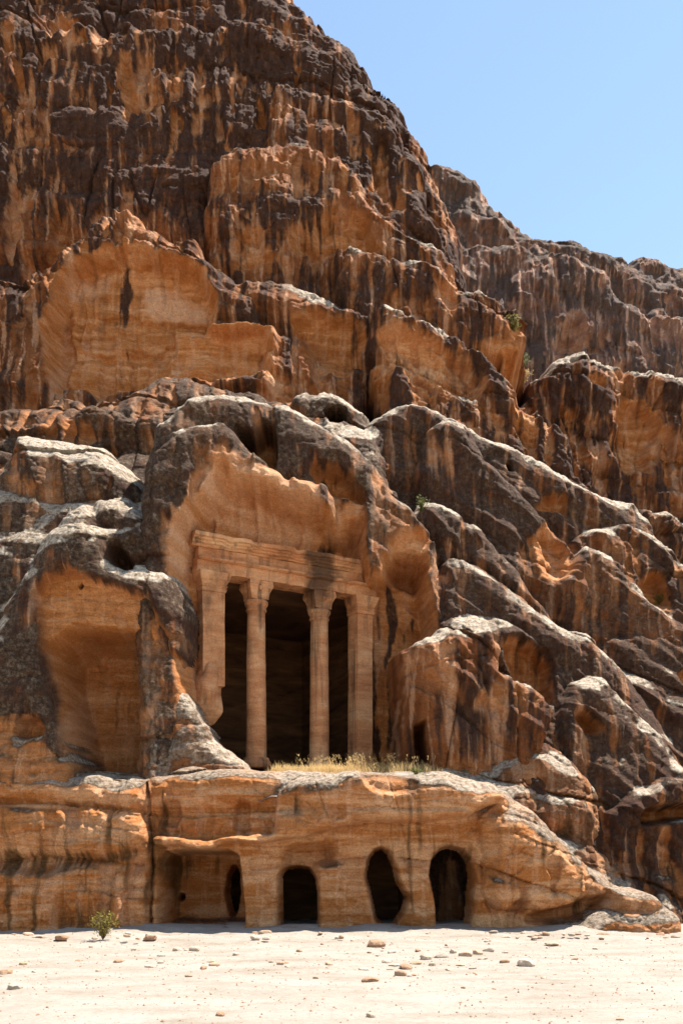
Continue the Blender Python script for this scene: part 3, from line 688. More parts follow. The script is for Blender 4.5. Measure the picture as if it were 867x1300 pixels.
# ------------------------------------------------------------------ left outcrop
def outcrop():
    X, Z = np.meshgrid(np.linspace(-11.5, -1.6, 380), np.linspace(3.3, 13.4, 400))
    F = Field(X, Z, 4.0, 0.16)
    ly = F.layer
    P = Plane(110, 640, 24.6, 0.08, 0.28)
    ly([(-200, 720), (-20, 640), (10, 590), (22, 552), (50, 556), (92, 566), (142, 574), (160, 590), (180, 612), (195, 638), (208, 664), (212, 690), (210, 800), (215, 1010), (-200, 1010)], P, 1.1, 1.4, 0.72, 0.6, 0.15, crust=0.64, rough=0.5, back=0.85)
    P = Plane(170, 690, 23.8, 0.10, 0.25)
    ly([(110, 660), (130, 635), (160, 640), (185, 655), (204, 675), (208, 700), (206, 722), (110, 740)], P, 0.5, 0.8, 0.7, 0.6, 0.15, crust=0.6, rough=0.5, back=0.85)
    P = Plane(120, 780, 23.0, 0.06, 0.12)
    W = P
    ly([(-200, 800), (0, 790), (22, 760), (40, 718), (60, 686), (86, 652), (116, 636), (142, 656), (162, 688), (178, 712), (206, 714), (228, 738), (240, 780), (240, 810), (228, 840), (228, 870), (205, 885), (196, 910), (196, 1020), (-200, 1020)],
       P, 1.1, 1.4, 0.72, 0.6, 0.12, crust=0.6, rough=0.5, back=0.85, slope=8)
    # the deep hollow with its banded back wall
    F.niche([(36, 752), (52, 726), (76, 712), (105, 722), (150, 734), (188, 752), (212, 800), (204, 850), (194, 880), (198, 972), (190, 990), (86, 990), (72, 940), (54, 872), (44, 808)], W, 0.45, 0.2, 0.4, 0.85, 0.18, 0.4)
    F.niche([(44, 812), (88, 782), (130, 788), (185, 792), (200, 830), (192, 880), (198, 990), (84, 990), (70, 940), (52, 872)], W, 2.4, 0.4, 0.35, 1.0, 0.05, 0.5, cream=0.05)
    F.niche([(92, 736), (97, 731), (102, 736), (97, 742)], W, 0.5, 0.05, 0.1, 0.5, 0.3, 0.4)
    F.niche([(120, 695), (128, 676), (145, 672), (160, 690), (172, 712), (150, 716), (130, 708)], W, 0.9, 0.25, 0.4, 0.55, 0.35, 0.5)
    F.niche([(180, 815), (200, 800), (225, 820), (220, 850), (190, 862)], W, 0.25, 0.2, 0.5, 0.9, 0.1, 0.5)
    # knob with an eye-shaped hollow
    P = Plane(40, 940, 22.4, 0.0, 0.2)
    ly([(-200, 930), (-10, 905), (15, 892), (40, 893), (60, 906), (74, 932), (90, 965), (100, 1020), (-200, 1020)], P, 0.5, 0.8, 0.30, 0.8, 0.15, fresh=0.6)
    F.niche([(12, 925), (22, 906), (42, 904), (55, 918), (50, 936), (28, 942), (14, 936)], P, 0.6, 0.18, 0.4, 0.8, 0.15, 0.4)
    # light layered spur left of the temple floor
    P = Plane(240, 930, 23.45, 0.12, 0.22)
    ly([(172, 1130), (184, 960), (196, 905), (205, 884), (220, 876), (236, 884), (250, 898), (264, 918), (276, 942), (296, 956), (310, 974), (330, 1000), (335, 1130)], P, 0.35, 0.8, 0.12, 1.3, 0.2, rough=0.45, crust=0.9, fresh=0.2, back=0.6, slope=40)
    return F
F_OUT = outcrop()
tag(finish_field(F_OUT, 'rock_outcrop', ROCK, 0.75, cth=0.26, keepfresh=0.3, alc=0.6, lam=0.8, thick=1.7, cut=lambda X, Z: np.where(X < -3.9, 29.0, 25.35 + (X + 3.62) * 0.589) + 0 * Z, dip=0.2), 'rounded grey-topped sandstone outcrop with a deep orange hollow left of the temple', 'rock outcrop', kind='structure')

# ------------------------------------------------------------------ lower wall with the rock-cut doorways
DOORS = []
def base_wall():
    X, Z = np.meshgrid(np.linspace(-11.2, 11.8, 960), np.linspace(-0.35, 5.4, 250))
    F = Field(X, Z, 5.0, 0.10)
    ly = F.layer
    # sloping grey rock that carries the ledge to the right
    P = Plane(700, 1050, 23.9, 0.05, 0.42)
    ly([(300, 985), (420, 972), (560, 968), (610, 966), (650, 950), (700, 946), (735, 970), (762, 1005), (778, 1060), (800, 1118), (830, 1140), (860, 1165), (870, 1300), (300, 1300)], P, 0.7, 1.2, 0.45, 1.0, 0.2, crust=0.35)
    # main wall
    P = Plane(433, 1188, 22.4, 0.0, 0.10)
    W = P
    ly([(-200, 975), (80, 975), (180, 978), (240, 968), (320, 972), (350, 978), (380, 980), (450, 976), (560, 978), (625, 990), (655, 1005), (690, 1030), (728, 1072), (752, 1100), (786, 1122), (812, 1138), (806, 1165), (790, 1300), (-200, 1300)],
       P, 0.45, 1.0, 0.20, 1.0, 0.12, rough=0.6, fresh=0.85)
    # left block standing proud, split off by the joint
    P = Plane(80, 1100, 22.0, 0.0, 0.10)
    ly([(-200, 985), (-10, 985), (60, 990), (120, 982), (166, 988), (176, 1010), (172, 1030), (183, 1050), (184, 1100), (187, 1140), (186, 1300), (-200, 1300)], P, 0.3, 0.45, 0.20, 1.0, 0.2, rough=0.8, fresh=0.8)
    F.niche([(-200, 1075), (60, 1072), (120, 1080), (184, 1068), (184, 1092), (120, 1108), (0, 1112), (-200, 1110)], P, 0.3, 0.28, 1.2, 0.6, 0.42, 0.6)
    F.niche([(-200, 1000), (60, 1012), (120, 1016), (172, 1022), (172, 1030), (100, 1032), (-200, 1020)], P, 0.15, 0.12, 1.2, 0.8, 0.3, 0.6)
    F.niche([(176, 985), (182, 985), (190, 1180), (184, 1180)], P, 0.4, 0.06, 0.8, 0.6, 0.4, 0.5)
    # brow over the doors
    P = Plane(433, 1030, 21.97, 0.0, 0.24)
    ly([(186, 1062), (260, 1066), (345, 1056), (350, 1008), (380, 990), (450, 980), (560, 985), (640, 1005), (652, 1016), (600, 1030), (520, 1042), (430, 1052), (345, 1066), (260, 1076), (190, 1076)], P, 0.22, 0.5, 0.15, 1.2, 0.1, rough=0.6, fresh=0.9, cream=0.1)
    P = Plane(640, 1080, 22.1, 0.02, 0.10)
    ly([(608, 1040), (640, 1018), (680, 1035), (715, 1075), (745, 1108), (750, 1140), (700, 1150), (640, 1155), (612, 1140)], P, 0.5, 0.35, 0.3, 1.5, 0.1, rough=0.9, fresh=0.85)
    # reddish slab on the ledge
    P = Plane(540, 990, 22.3, 0.0, 0.4)
    F.niche([(455, 985), (470, 978), (515, 980), (538, 992), (532, 1005), (490, 1012), (462, 1004)], P, 0.25, 0.15, 0.8, 1.0, 0.1, 0.6)
    for poly in ([(340, 1012), (345, 978), (400, 966), (456, 966), (462, 1000), (420, 1008), (370, 1016)], [(536, 996), (520, 972), (600, 972), (645, 984), (655, 1004), (610, 1008), (560, 1004)], [(60, 1000), (70, 968), (175, 970), (178, 990), (120, 992)]):
        m = sstep(0, 0.15, F.sd(poly, Plane(433, 1000, 22.3), 1.5)); F.crust = np.maximum(F.crust, m); F.fresh *= 1 - 0.8 * m  # crust patches that paint the ledge tops sunlit white
    # shallow tomb niches
    for poly, dp in (([(200, 1052), (201, 1020), (212, 1010), (230, 1014), (232, 1040), (226, 1052)], 0.3), ([(248, 1055), (246, 1022), (258, 1014), (272, 1020), (276, 1040), (270, 1056), (258, 1064)], 0.12),
                     ([(294, 1056), (296, 1025), (306, 1010), (318, 1016), (318, 1056), (308, 1060)], 0.3), ([(420, 1048), (422, 1022), (440, 1018), (446, 1044)], 0.15), ([(352, 1040), (356, 1010), (385, 1004), (392, 1036)], 0.12)):
        F.niche(poly, W, dp, 0.12, 0.5, 0.9, 0.22, 0.4)
    # wall below the brow stands back around the openings
    F.niche([(352, 1100), (356, 1075), (375, 1066), (420, 1064), (436, 1076), (430, 1100), (408, 1104), (407, 1190), (348, 1190)], W, 0.6, 0.3, 0.8, 0.7, 0.4, 0.6)
    F.niche([(462, 1110), (470, 1082), (484, 1072), (500, 1080), (510, 1108), (524, 1140), (516, 1165), (500, 1182), (484, 1182), (470, 1166)], W, 0.18, 0.2, 0.5, 0.8, 0.3, 0.5)
    F.niche([(540, 1110), (546, 1080), (562, 1062), (590, 1058), (608, 1080), (610, 1120), (604, 1200), (556, 1200), (550, 1150)], W, 0.25, 0.2, 0.5, 0.75, 0.35, 0.5)
    # first bay: a broad open room
    F.niche([(197, 1180), (198, 1092), (208, 1080), (240, 1076), (290, 1077), (304, 1086), (308, 1110), (314, 1180)], W, 2.0, 0.16, 0.35, 0.75, 0.25, 0.4, paint=0.4)
    B = Plane(250, 1120, 24.6, 0.0, 0.05)
    F.niche([(285, 1135), (287, 1112), (294, 1098), (300, 1096), (306, 1108), (307, 1135), (304, 1158), (297, 1170), (290, 1160)], B, 0.7, 0.08, 0.15, 0.3, 0.4, hole=True)
    F.niche([(226, 1139), (229, 1133), (235, 1133), (237, 1139), (234, 1145), (228, 1145)], B, 0.7, 0.06, 0.1, 0.3, 0.4, hole=True)
    # the doorways proper
    for poly in ([(351, 1200), (350, 1110), (357, 1099), (374, 1096), (392, 1098), (402, 1110), (406, 1130), (405, 1200)],
                 [(462, 1112), (465, 1090), (474, 1077), (485, 1073), (496, 1079), (505, 1098), (511, 1120), (523, 1139), (517, 1160), (504, 1180), (489, 1182), (475, 1170), (468, 1140)],
                 [(543, 1112), (547, 1090), (558, 1075), (573, 1070), (590, 1075), (602, 1092), (606, 1115), (603, 1150), (602, 1200), (556, 1200), (551, 1150)]):
        F.niche(poly, W, 0.8, 0.1, 0.25, 0.6, 0.3, 0.4, hole=True, paint=0.1)
    # undercut at the right foot
    F.niche([(664, 1160), (690, 1148), (740, 1140), (785, 1128), (806, 1138), (800, 1158), (760, 1170), (700, 1176), (668, 1174)], W, 0.6, 0.22, 0.8, 0.5, 0.45, 0.5)
    # lobed boulders at the right foot
    P = Plane(800, 1160, 21.9, 0.05, 0.2)
    ly([(738, 1182), (752, 1168), (772, 1158), (780, 1140), (770, 1128), (790, 1126), (815, 1132), (838, 1140), (852, 1156), (868, 1166), (872, 1300), (735, 1300)], P, 0.32, 0.6, 0.12, 0.8, 0.15, fresh=0.6, crust=0.2)
    return F
F_BASE = base_wall()
tag(finish_field(F_BASE, 'cliff_base', ROCK_BASE, 0.75, keepfresh=0.15, alc=0.8, lam=0.8, thick=1.7, cut=lambda X, Z: 28.5 + 0 * X, dip=0.15, flute=0.6, crust_gain=0.9), 'low orange sandstone wall with four dark rock-cut doorways', 'rock wall', kind='structure')

# ------------------------------------------------------------------ mesh bits
def obj(name, bm, mat, parent=None, smooth=False):
    me = bpy.data.meshes.new(name); bm.normal_update(); bm.to_mesh(me); bm.free()
    if smooth:
        me.polygons.foreach_set('use_smooth', [True] * len(me.polygons))
    me.materials.append(mat)
    o = bpy.data.objects.new(name, me); C.objects.link(o)
    if parent is not None: o.parent = parent
    return o

def room(name, x0, x1, y0, y1, z0, z1, mat, parent=None, back=True):
    """a chamber open towards -Y, uneven walls, faces turned inwards"""
    bm = bmesh.new()
    n = 10
    def sheet(f):
        g = [[bm.verts.new(f(i / n, j / n)) for i in range(n + 1)] for j in range(n + 1)]
        for j in range(n):
            for i in range(n):
                bm.faces.new((g[j][i], g[j][i + 1], g[j + 1][i + 1], g[j + 1][i]))
    X = lambda t: x0 + (x1 - x0) * t
    Yv = lambda t: y0 + (y1 - y0) * t
    Zv = lambda t: z0 + (z1 - z0) * t
    sheet(lambda a, b: (X(a), y1, Zv(b)))
    sheet(lambda a, b: (x0, Yv(a), Zv(b)))
    sheet(lambda a, b: (x1, Yv(1 - a), Zv(b)))
    sheet(lambda a, b: (X(a), Yv(b), z0))
    sheet(lambda a, b: (X(a), Yv(1 - b), z1))
    bmesh.ops.remove_doubles(bm, verts=bm.verts, dist=1e-4)
    return obj(name, bm, mat, parent)

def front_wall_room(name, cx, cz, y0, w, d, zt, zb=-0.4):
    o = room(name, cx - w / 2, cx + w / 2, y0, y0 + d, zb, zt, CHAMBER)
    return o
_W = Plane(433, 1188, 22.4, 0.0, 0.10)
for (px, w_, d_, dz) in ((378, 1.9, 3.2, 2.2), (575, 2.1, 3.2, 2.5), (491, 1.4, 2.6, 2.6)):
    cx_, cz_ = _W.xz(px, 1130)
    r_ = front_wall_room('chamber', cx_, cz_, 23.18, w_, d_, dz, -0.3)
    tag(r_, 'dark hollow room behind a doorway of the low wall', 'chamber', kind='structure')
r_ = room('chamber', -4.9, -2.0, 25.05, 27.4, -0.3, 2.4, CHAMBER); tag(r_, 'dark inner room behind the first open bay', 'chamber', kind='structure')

# ------------------------------------------------------------------ the rock-cut temple
def temple():
    root = bpy.data.objects.new('rock_cut_temple', None); C.objects.link(root)
    root.location = T_O; root.rotation_euler = (0, 0, T_ANG)
    tag(root, 'carved orange sandstone temple front with two round columns and entablature', 'temple')
    TOPZ = 4.78
    random.seed(5)
    def roughen(bm, a, f=3.0, sd=0):
        for v in bm.verts:
            p = v.co
            from mathutils import noise as mn
            n = mn.noise_vector(Vector((p.x * f + sd, p.y * f, p.z * f * 0.7)))
            v.co += n * a
    def chip(bm, a, sd):
        # knocked-off arrises: push the outer edge back where a patchy noise says so
        for v in bm.verts:
            n = mnoise.noise(Vector((v.co.x * 2.3 + sd, v.co.z * 3.0, sd))) + 0.5 * mnoise.noise(Vector((v.co.x * 6.1 + sd, v.co.z * 5.0, 3.3)))
            if n > 0.22 and v.co.y < 0.03: v.co.y += min(a, (n - 0.22) * a * 3); v.co.z -= (n - 0.22) * a * 0.5
    def prof_bar(profile, x0, x1, nseg=120, ends=0.0):
        """a moulding: profile (y,z) pairs run along x, its ends returned back by mitres"""
        bm = bmesh.new(); rows = []
        for i in range(nseg + 1):
            x = x0 + (x1 - x0) * i / nseg
            rows.append([bm.verts.new((x, y, z)) for y, z in profile])
        for i in range(nseg):
            for j in range(len(profile) - 1):
                bm.faces.new((rows[i][j], rows[i + 1][j], rows[i + 1][j + 1], rows[i][j + 1]))
        bm.faces.new(rows[0][::-1]); bm.faces.new(rows[-1])
        return bm
    def lathe(pr, n=36, seg_z=None):
        bm = bmesh.new(); rows = []
        for r, z in pr:
            rows.append([bm.verts.new((r * math.cos(2 * math.pi * k / n), r * math.sin(2 * math.pi * k / n), z)) for k in range(n)])
        for a, b in zip(rows, rows[1:]):
            for k in range(n):
                bm.faces.new((a[k], a[(k + 1) % n], b[(k + 1) % n], b[k]))
        return bm
    back = 0.62
    # architrave with a crowning fillet, plain frieze, projecting stepped cornice
    bm = prof_bar([(back, 0.0), (0.0, 0.0), (0.0, 0.27), (-0.05, 0.275), (-0.10, 0.30), (-0.10, 0.35), (back, 0.355)], 0.02, 5.32)
    bmesh.ops.translate(bm, verts=bm.verts, vec=(0, 0, TOPZ)); roughen(bm, 0.014, 4); chip(bm, 0.05, 7.0); obj('architrave', bm, CARVED, root)
    bm = prof_bar([(back, 0.0), (0.06, 0.0), (0.06, 0.26), (back, 0.26)], 0.07, 5.30)
    bmesh.ops.translate(bm, verts=bm.verts, vec=(0, 0, TOPZ + 0.356)); roughen(bm, 0.016, 3.5, 3); obj('frieze', bm, CARVED, root)
    bm = prof_bar([(back, 0.0), (0.02, 0.0), (-0.02, 0.05), (-0.08, 0.07), (-0.10, 0.11), (-0.16, 0.14), (-0.18, 0.17), (-0.24, 0.19), (-0.25, 0.28), (-0.1, 0.31), (back, 0.32)], -0.14, 5.36)
    bmesh.ops.translate(bm, verts=bm.verts, vec=(0, 0, TOPZ + 0.617)); roughen(bm, 0.03, 3.0, 9); chip(bm, 0.07, 2.0); obj('cornice', bm, CARVED, root)
    def column(x, y):
        e = bpy.data.objects.new('column', None); C.objects.link(e); e.parent = root; e.location = (x, y, 0)
        pr = [(0.272 - 0.035 * (i / 30) ** 1.3, 0.16 + (4.02 - 0.16) * i / 30) for i in range(31)]
        bm = lathe(pr); roughen(bm, 0.014, 2.5, x); obj('shaft', bm, CARVED, e, True)
        bm = lathe([(0.0, -0.1), (0.40, -0.1), (0.40, 0.02), (0.39, 0.06), (0.36, 0.09), (0.345, 0.12), (0.335, 0.17)]); roughen(bm, 0.012, 3, x); obj('base', bm, CARVED, e, True)
        # neck rings
        bm = lathe([(0.245, 4.00), (0.272, 4.02), (0.272, 4.06), (0.255, 4.08), (0.26, 4.13), (0.295, 4.17), (0.31, 4.22), (0.31, 4.27), (0.285, 4.30), (0.26, 4.32)]); roughen(bm, 0.006, 5, x); obj('neck_ring', bm, CARVED, e, True)
        # horned capital: square bell flaring to four corner horns
        bm = bmesh.new(); rows = []
        lev = [(0.245, 4.31, 1.0), (0.25, 4.40, 0.96), (0.265, 4.48, 0.92), (0.30, 4.56, 0.84), (0.335, 4.625, 0.78), (0.34, 4.66, 0.76), (0.335, 4.69, 0.8), (0.32, 4.785, 0.92)]
        for h, z, pinch in lev:
            ring = []
            for k in range(32):
                a = 2 * math.pi * k / 32
                c, s_ = math.cos(a), math.sin(a)
                sq = h / max(abs(c), abs(s_))
                diag = abs(math.sin(2 * a))
                r = sq * (pinch + (1 - pinch) * diag ** 1.5)
                ring.append(bm.verts.new((r * c, r * s_, z)))
            rows.append(ring)
        for a, b in zip(rows, rows[1:]):
            for k in range(32):
                bm.faces.new((a[k], a[(k + 1) % 32], b[(k + 1) % 32], b[k]))
        bm.faces.new(rows[-1]); roughen(bm, 0.014, 4, x); cap = obj('capital', bm, CARVED, e, False)
        bm = bmesh.new(); bmesh.ops.create_uvsphere(bm, u_segments=14, v_segments=10, radius=0.075)
        bmesh.ops.translate(bm, verts=bm.verts, vec=(0, -0.255, 4.60)); roughen(bm, 0.012, 9, x); obj('boss', bm, CARVED, e, True)
    column(1.80, 0.34); column(3.70, 0.34)
    def pilaster(x0, x1, dep, zb, sd):
        e = bpy.data.objects.new('pilaster', None); C.objects.link(e); e.parent = root; e.location = (0, 0, 0)
        bm = bmesh.new()
        def bx(a, b, y0, y1, z0, z1, nz=14):
            pts = [(a, y0), (b, y0), (b, y1), (a, y1)]
            rows = [[bm.verts.new((p[0], p[1], z0 + (z1 - z0) * k / nz)) for p in pts] for k in range(nz + 1)]
            for r0, r1 in zip(rows, rows[1:]):
                for k in range(4): bm.faces.new((r0[k], r0[(k + 1) % 4], r1[(k + 1) % 4], r1[k]))
            bm.faces.new(rows[0][::-1]); bm.faces.new(rows[-1])
        bx(x0, x1, 0.03, dep, zb, 4.30); roughen(bm, 0.02, 1.6, sd); obj('shaft', bm, CARVED, e)
        # engaged quarter-column inside the opening
        # capital mouldings
        cx = (x0 + x1) / 2; hw = (x1 - x0) / 2
        for nm, z0, z1, g0, g1 in (('neck_ring', 4.30, 4.38, 0.03, 0.05), ('neck_ring', 4.382, 4.45, 0.015, 0.075), ('capital', 4.452, 4.62, 0.03, 0.10), ('capital', 4.622, 4.778, 0.10, 0.14)):
            bm = bmesh.new()
            rows = []
            for z, g in ((z0, g0), ((z0 + z1) / 2, g0 * 0.6 + g1 * 0.4), (z1, g1)):
                rows.append([bm.verts.new(p) for p in ((x0 - g, 0.03 - g, z), (x1 + g, 0.03 - g, z), (x1 + g, dep, z), (x0 - g, dep, z))])
            for r0, r1 in zip(rows, rows[1:]):
                for k in range(4): bm.faces.new((r0[k], r0[(k + 1) % 4], r1[(k + 1) % 4], r1[k]))
            bm.faces.new(rows[0][::-1]); bm.faces.new(rows[-1])
            bmesh.ops.subdivide_edges(bm, edges=bm.edges[:], cuts=3, use_grid_fill=True); roughen(bm, 0.012, 4, sd + z0); obj(nm, bm, CARVED, e)
    pilaster(0.17, 0.77, 0.8, 1.9, 1.0)
    pilaster(4.74, 5.22, 0.55, 0.0, 7.0)
    bm = bmesh.new(); bmesh.ops.create_icosphere(bm, subdivisions=4, radius=1.0)
    for v in bm.verts: v.co = Vector((v.co.x * 0.42 + 0.38 + 0.05 * v.co.z, v.co.y * 0.40 + 0.32, v.co.z * 0.95 + 1.75))
    roughen(bm, 0.22, 1.6, 4); roughen(bm, 0.06, 5, 8); obj('eroded_foot', bm, CARVED, root, True)
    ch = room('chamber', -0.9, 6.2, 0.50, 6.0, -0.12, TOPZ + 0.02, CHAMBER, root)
    return root
TEMPLE = temple()

# ------------------------------------------------------------------ temple floor ledge
def ledge_z(X, Y):
    z = 3.60 + 0.16 * (Y - 22.8) + 0.06 * fbm(X * 0.5, Y * 0.5, 4, 0.5, 60) + 0.03 * fbm(X * 2, Y * 2, 3, 0.5, 61)
    return np.minimum(z, 4.16) - 0.45 * sstep(23.3, 22.7, Y) - 0.35 * np.maximum(X - 2.2, 0) - 0.5 * np.maximum(-1.6 - X, 0)
def ledge_floor():
    xs = np.linspace(-1.9, 3.7, 220); ys = np.linspace(22.7, 29.0, 160)
    X, Y = np.meshgrid(xs, ys)
    Zl = ledge_z(X, Y)
    me = bpy.data.meshes.new('ledge_floor')
    nz, nx = X.shape
    idx = np.arange(nz * nx, dtype=np.int32).reshape(nz, nx)
    q = np.stack([idx[:-1, :-1], idx[:-1, 1:], idx[1:, 1:], idx[1:, :-1]], axis=-1).reshape(-1, 4)
    me.from_pydata(np.stack([X.ravel(), Y.ravel(), Zl.ravel()], -1).tolist(), [], q.tolist())
    me.polygons.foreach_set('use_smooth', np.ones(len(q), bool)); me.materials.append(SAND)
    o = bpy.data.objects.new('ledge_floor', me); C.objects.link(o)
    tag(o, 'sandy rock ledge in front of the temple columns', 'ledge', kind='structure')
ledge_floor()

# ------------------------------------------------------------------ loose things
def on_surface(F, px, py, y0=18.0, y1=60.0):
    """first point of a rock field along the sight line of a photo point"""
    a = (px - CX) / FPX; b = (HZ - py) / FPX
    Yt = np.arange(y0, y1, 0.02); Xt = a * Yt; Zt = EYE + b * Yt
    zc = F.Z[:, 0]
    r = np.clip(np.searchsorted(zc, Zt), 0, len(zc) - 1)
    L = F.X[r, 0]; R = F.X[r, -1]
    c = np.clip(((Xt - L) / (R - L) * (F.X.shape[1] - 1)).astype(int), 0, F.X.shape[1] - 1)
    hit = np.nonzero((F.Yf[r, c] <= Yt) & (Xt > L) & (Xt < R) & (Zt > zc[0]) & (Zt < zc[-1]))[0]
    if not len(hit): return None
    k = hit[0]
    return Vector((Xt[k], Yt[k], Zt[k]))

def stone_mesh(seed, flat, sub=2):
    rr = random.Random(seed)
    bm = bmesh.new(); bmesh.ops.create_icosphere(bm, subdivisions=sub, radius=1.0)
    cuts = []
    for k in range(7):
        v = Vector((rr.gauss(0, 1), rr.gauss(0, 1), rr.gauss(0, 0.8))).normalized(); cuts.append((v, rr.uniform(0.62, 0.9)))
    for v in bm.verts:
        for n, d in cuts:                                   # chip flat facets off
            t = v.co.dot(n)
            if t > d: v.co -= n * (t - d)
        v.co += mnoise.noise_vector(v.co * 1.7 + Vector((seed * 3.1, 0, 0))) * 0.10
        v.co.x *= 1.15; v.co.z *= flat
    me = bpy.data.meshes.new('stone'); bm.to_mesh(me); bm.free(); me.materials.append(STONE)
    return me
STONES = [stone_mesh(i, f) for i, f in enumerate((0.45, 0.55, 0.35, 0.6, 0.4, 0.5))]

def ground_point(px, py):
    """where the sight line of a photo point meets the sand"""
    Y = FPX * EYE / (py - HZ)
    for _ in range(3):
        gz = float(ground_z(np.array([(px - CX) / FPX * Y]), np.array([Y]))[0])
        Y = FPX * (EYE - gz) / (py - HZ)
    return Vector(((px - CX) / FPX * Y, Y, gz))
random.seed(11)
def where(px, py):
    near = ('before the plain left wall block', 'before the broad open bay', 'before the square doorway', 'before the leaning oval doorway', 'before the tall arched doorway', 'before the pitted right wall end')[
        sum(px > q for q in (190, 330, 430, 535, 625))]
    return near, ('close to the wall foot' if py < 1204 else 'in the middle of the sand' if py < 1245 else 'on bare sand far out')
def small_stone(px, py, sz):
    a, b = where(px, py)
    w = 'fist-sized tan stone' if sz >= 0.095 else 'small flat tan stone' if sz >= 0.06 else 'tiny tan stone'
    return stone(ground_point(px, py), sz, '%s %s, %s' % (w, b, a), 'stones scattered on the sand')
def stone(p, size, label, group=None, k=None, sink=0.25):
    i = random.randrange(len(STONES)) if k is None else k
    o = bpy.data.objects.new('stone', STONES[i]); C.objects.link(o)
    o.scale = (size * random.uniform(0.85, 1.2), size * random.uniform(0.7, 1.0), size * random.uniform(0.8, 1.15))
    zext = o.scale[2] * (0.45, 0.55, 0.35, 0.6, 0.4, 0.5)[i]
    o.location = (p.x, p.y, p.z + zext * (1 - 2 * sink) * 0.75)
    o.rotation_euler = (random.uniform(-0.15, 0.15), random.uniform(-0.15, 0.15), random.uniform(0, 6.28))
    tag(o, label, 'stone', group)
    return o
stone(ground_point(477, 1201), 0.20, 'large reddish flat stone lying on the sand before the second doorway', k=0)
stone(ground_point(541, 1218), 0.13, 'tan stone at the near edge of the scatter before the widest doorway', k=3)
stone(ground_point(668, 1226), 0.15, 'rounded brown stone alone on open sand before the right rock toe', k=1)
stone(ground_point(337, 1186), 0.13, 'pale stone at the foot of the pillar beside the first doorway', k=3)
stone(ground_point(700, 1200), 0.17, 'low tan stone near the undercut at the wall foot', k=2)
for px, py, sz in ((500, 1226, .09), (515, 1229, .11), (527, 1224, .10), (548, 1226, .08), (560, 1216, .12), (575, 1210, .09), (590, 1214, .11), (606, 1212, .12), (612, 1218, .08), (570, 1232, .07), (490, 1222, .10),
                   (497, 1210, .08), (530, 1208, .07), (620, 1208, .09), (640, 1222, .07), (462, 1232, .08), (470, 1246, .10), (508, 1238, .09), (730, 1218, .06), (585, 1226, .09), (600, 1230, .07),
                   (226, 1207, .10), (247, 1207, .11), (258, 1230, .08), (272, 1226, .07), (205, 1214, .08), (190, 1228, .07), (240, 1240, .06), (300, 1212, .07), (418, 1225, .08), (380, 1208, .07), (150, 1222, .07), (170, 1206, .06), (345, 1222, .06), (690, 1242, .06), (755, 1205, .07), (20, 1255, .12), (8, 1236, .10), (30, 1225, .07)):
    small_stone(px, py, sz)
for k in range(40):
    px = random.uniform(0, 867); py = random.choice((random.uniform(1192, 1235), random.uniform(1192, 1240), random.uniform(1192, 1300)))
    small_stone(px, py, random.uniform(0.025, 0.06))
# fallen pieces along the wall foot
G2 = 'rubble along the foot of the low wall'
for k in range(74):
    px = random.uniform(0, 860)
    if 355 < px < 402 or 552 < px < 600 or 200 < px < 310: continue
    py = random.uniform(1184, 1193)
    stone(ground_point(px, py), random.choice((random.uniform(0.03, 0.08), random.uniform(0.05, 0.16))), 'chunk of fallen sandstone at the wall foot ' + where(px, py)[0], G2)

def pebbles():
    base = [Vector(p) for p in ((1, 0, 0), (-1, 0, 0), (0, 1, 0), (0, -1, 0), (0, 0, 0.7), (0, 0, -0.7))]
    fc = [(0, 2, 4), (2, 1, 4), (1, 3, 4), (3, 0, 4), (2, 0, 5), (1, 2, 5), (3, 1, 5), (0, 3, 5)]
    n = 3600
    r2 = np.random.default_rng(5)
    y = 8.5 + 14.0 * r2.random(n) ** 0.8; x = (r2.random(n) - 0.5) * 2 * (y * 0.36 + 0.5)
    sz = 0.006 + 0.016 * r2.random(n) ** 3
    z = ground_z(x, y) + sz * 0.2
    V = []; Fc = []
    for i in range(n):
        a = r2.random() * 6.28; c, s_ = math.cos(a), math.sin(a); q = r2.random(3) * 0.7 + 0.65
        k = len(V)
        for b in base:
            bx, by, bz = b.x * q[0], b.y * q[1], b.z * q[2]
            V.append((x[i] + sz[i] * (bx * c - by * s_), y[i] + sz[i] * (bx * s_ + by * c), z[i] + sz[i] * bz))
        Fc += [(f[0] + k, f[1] + k, f[2] + k) for f in fc]
    me = bpy.data.meshes.new('pebbles'); me.from_pydata(V, [], Fc); me.materials.append(STONE)
    o = bpy.data.objects.new('pebbles', me); C.objects.link(o)
    tag(o, 'fine pebbles strewn over the pale sand', 'pebbles', kind='stuff')
pebbles()

# ------------------------------------------------------------------ plants
def blades(bm, root, h, lean, w, rr):
    a = rr.uniform(0, 6.28); d = Vector((math.cos(a), math.sin(a), 0)); sd = Vector((-d.y, d.x, 0)) * w
    p1 = root + d * lean * h * 0.35 + Vector((0, 0, h * 0.6)); p2 = root + d * lean * h + Vector((0, 0, h))
    v = [bm.verts.new(q) for q in (root - sd, root + sd, p1 + sd * 0.7, p1 - sd * 0.7, p2)]
    bm.faces.new((v[0], v[1], v[2], v[3])); bm.faces.new((v[3], v[2], v[4]))

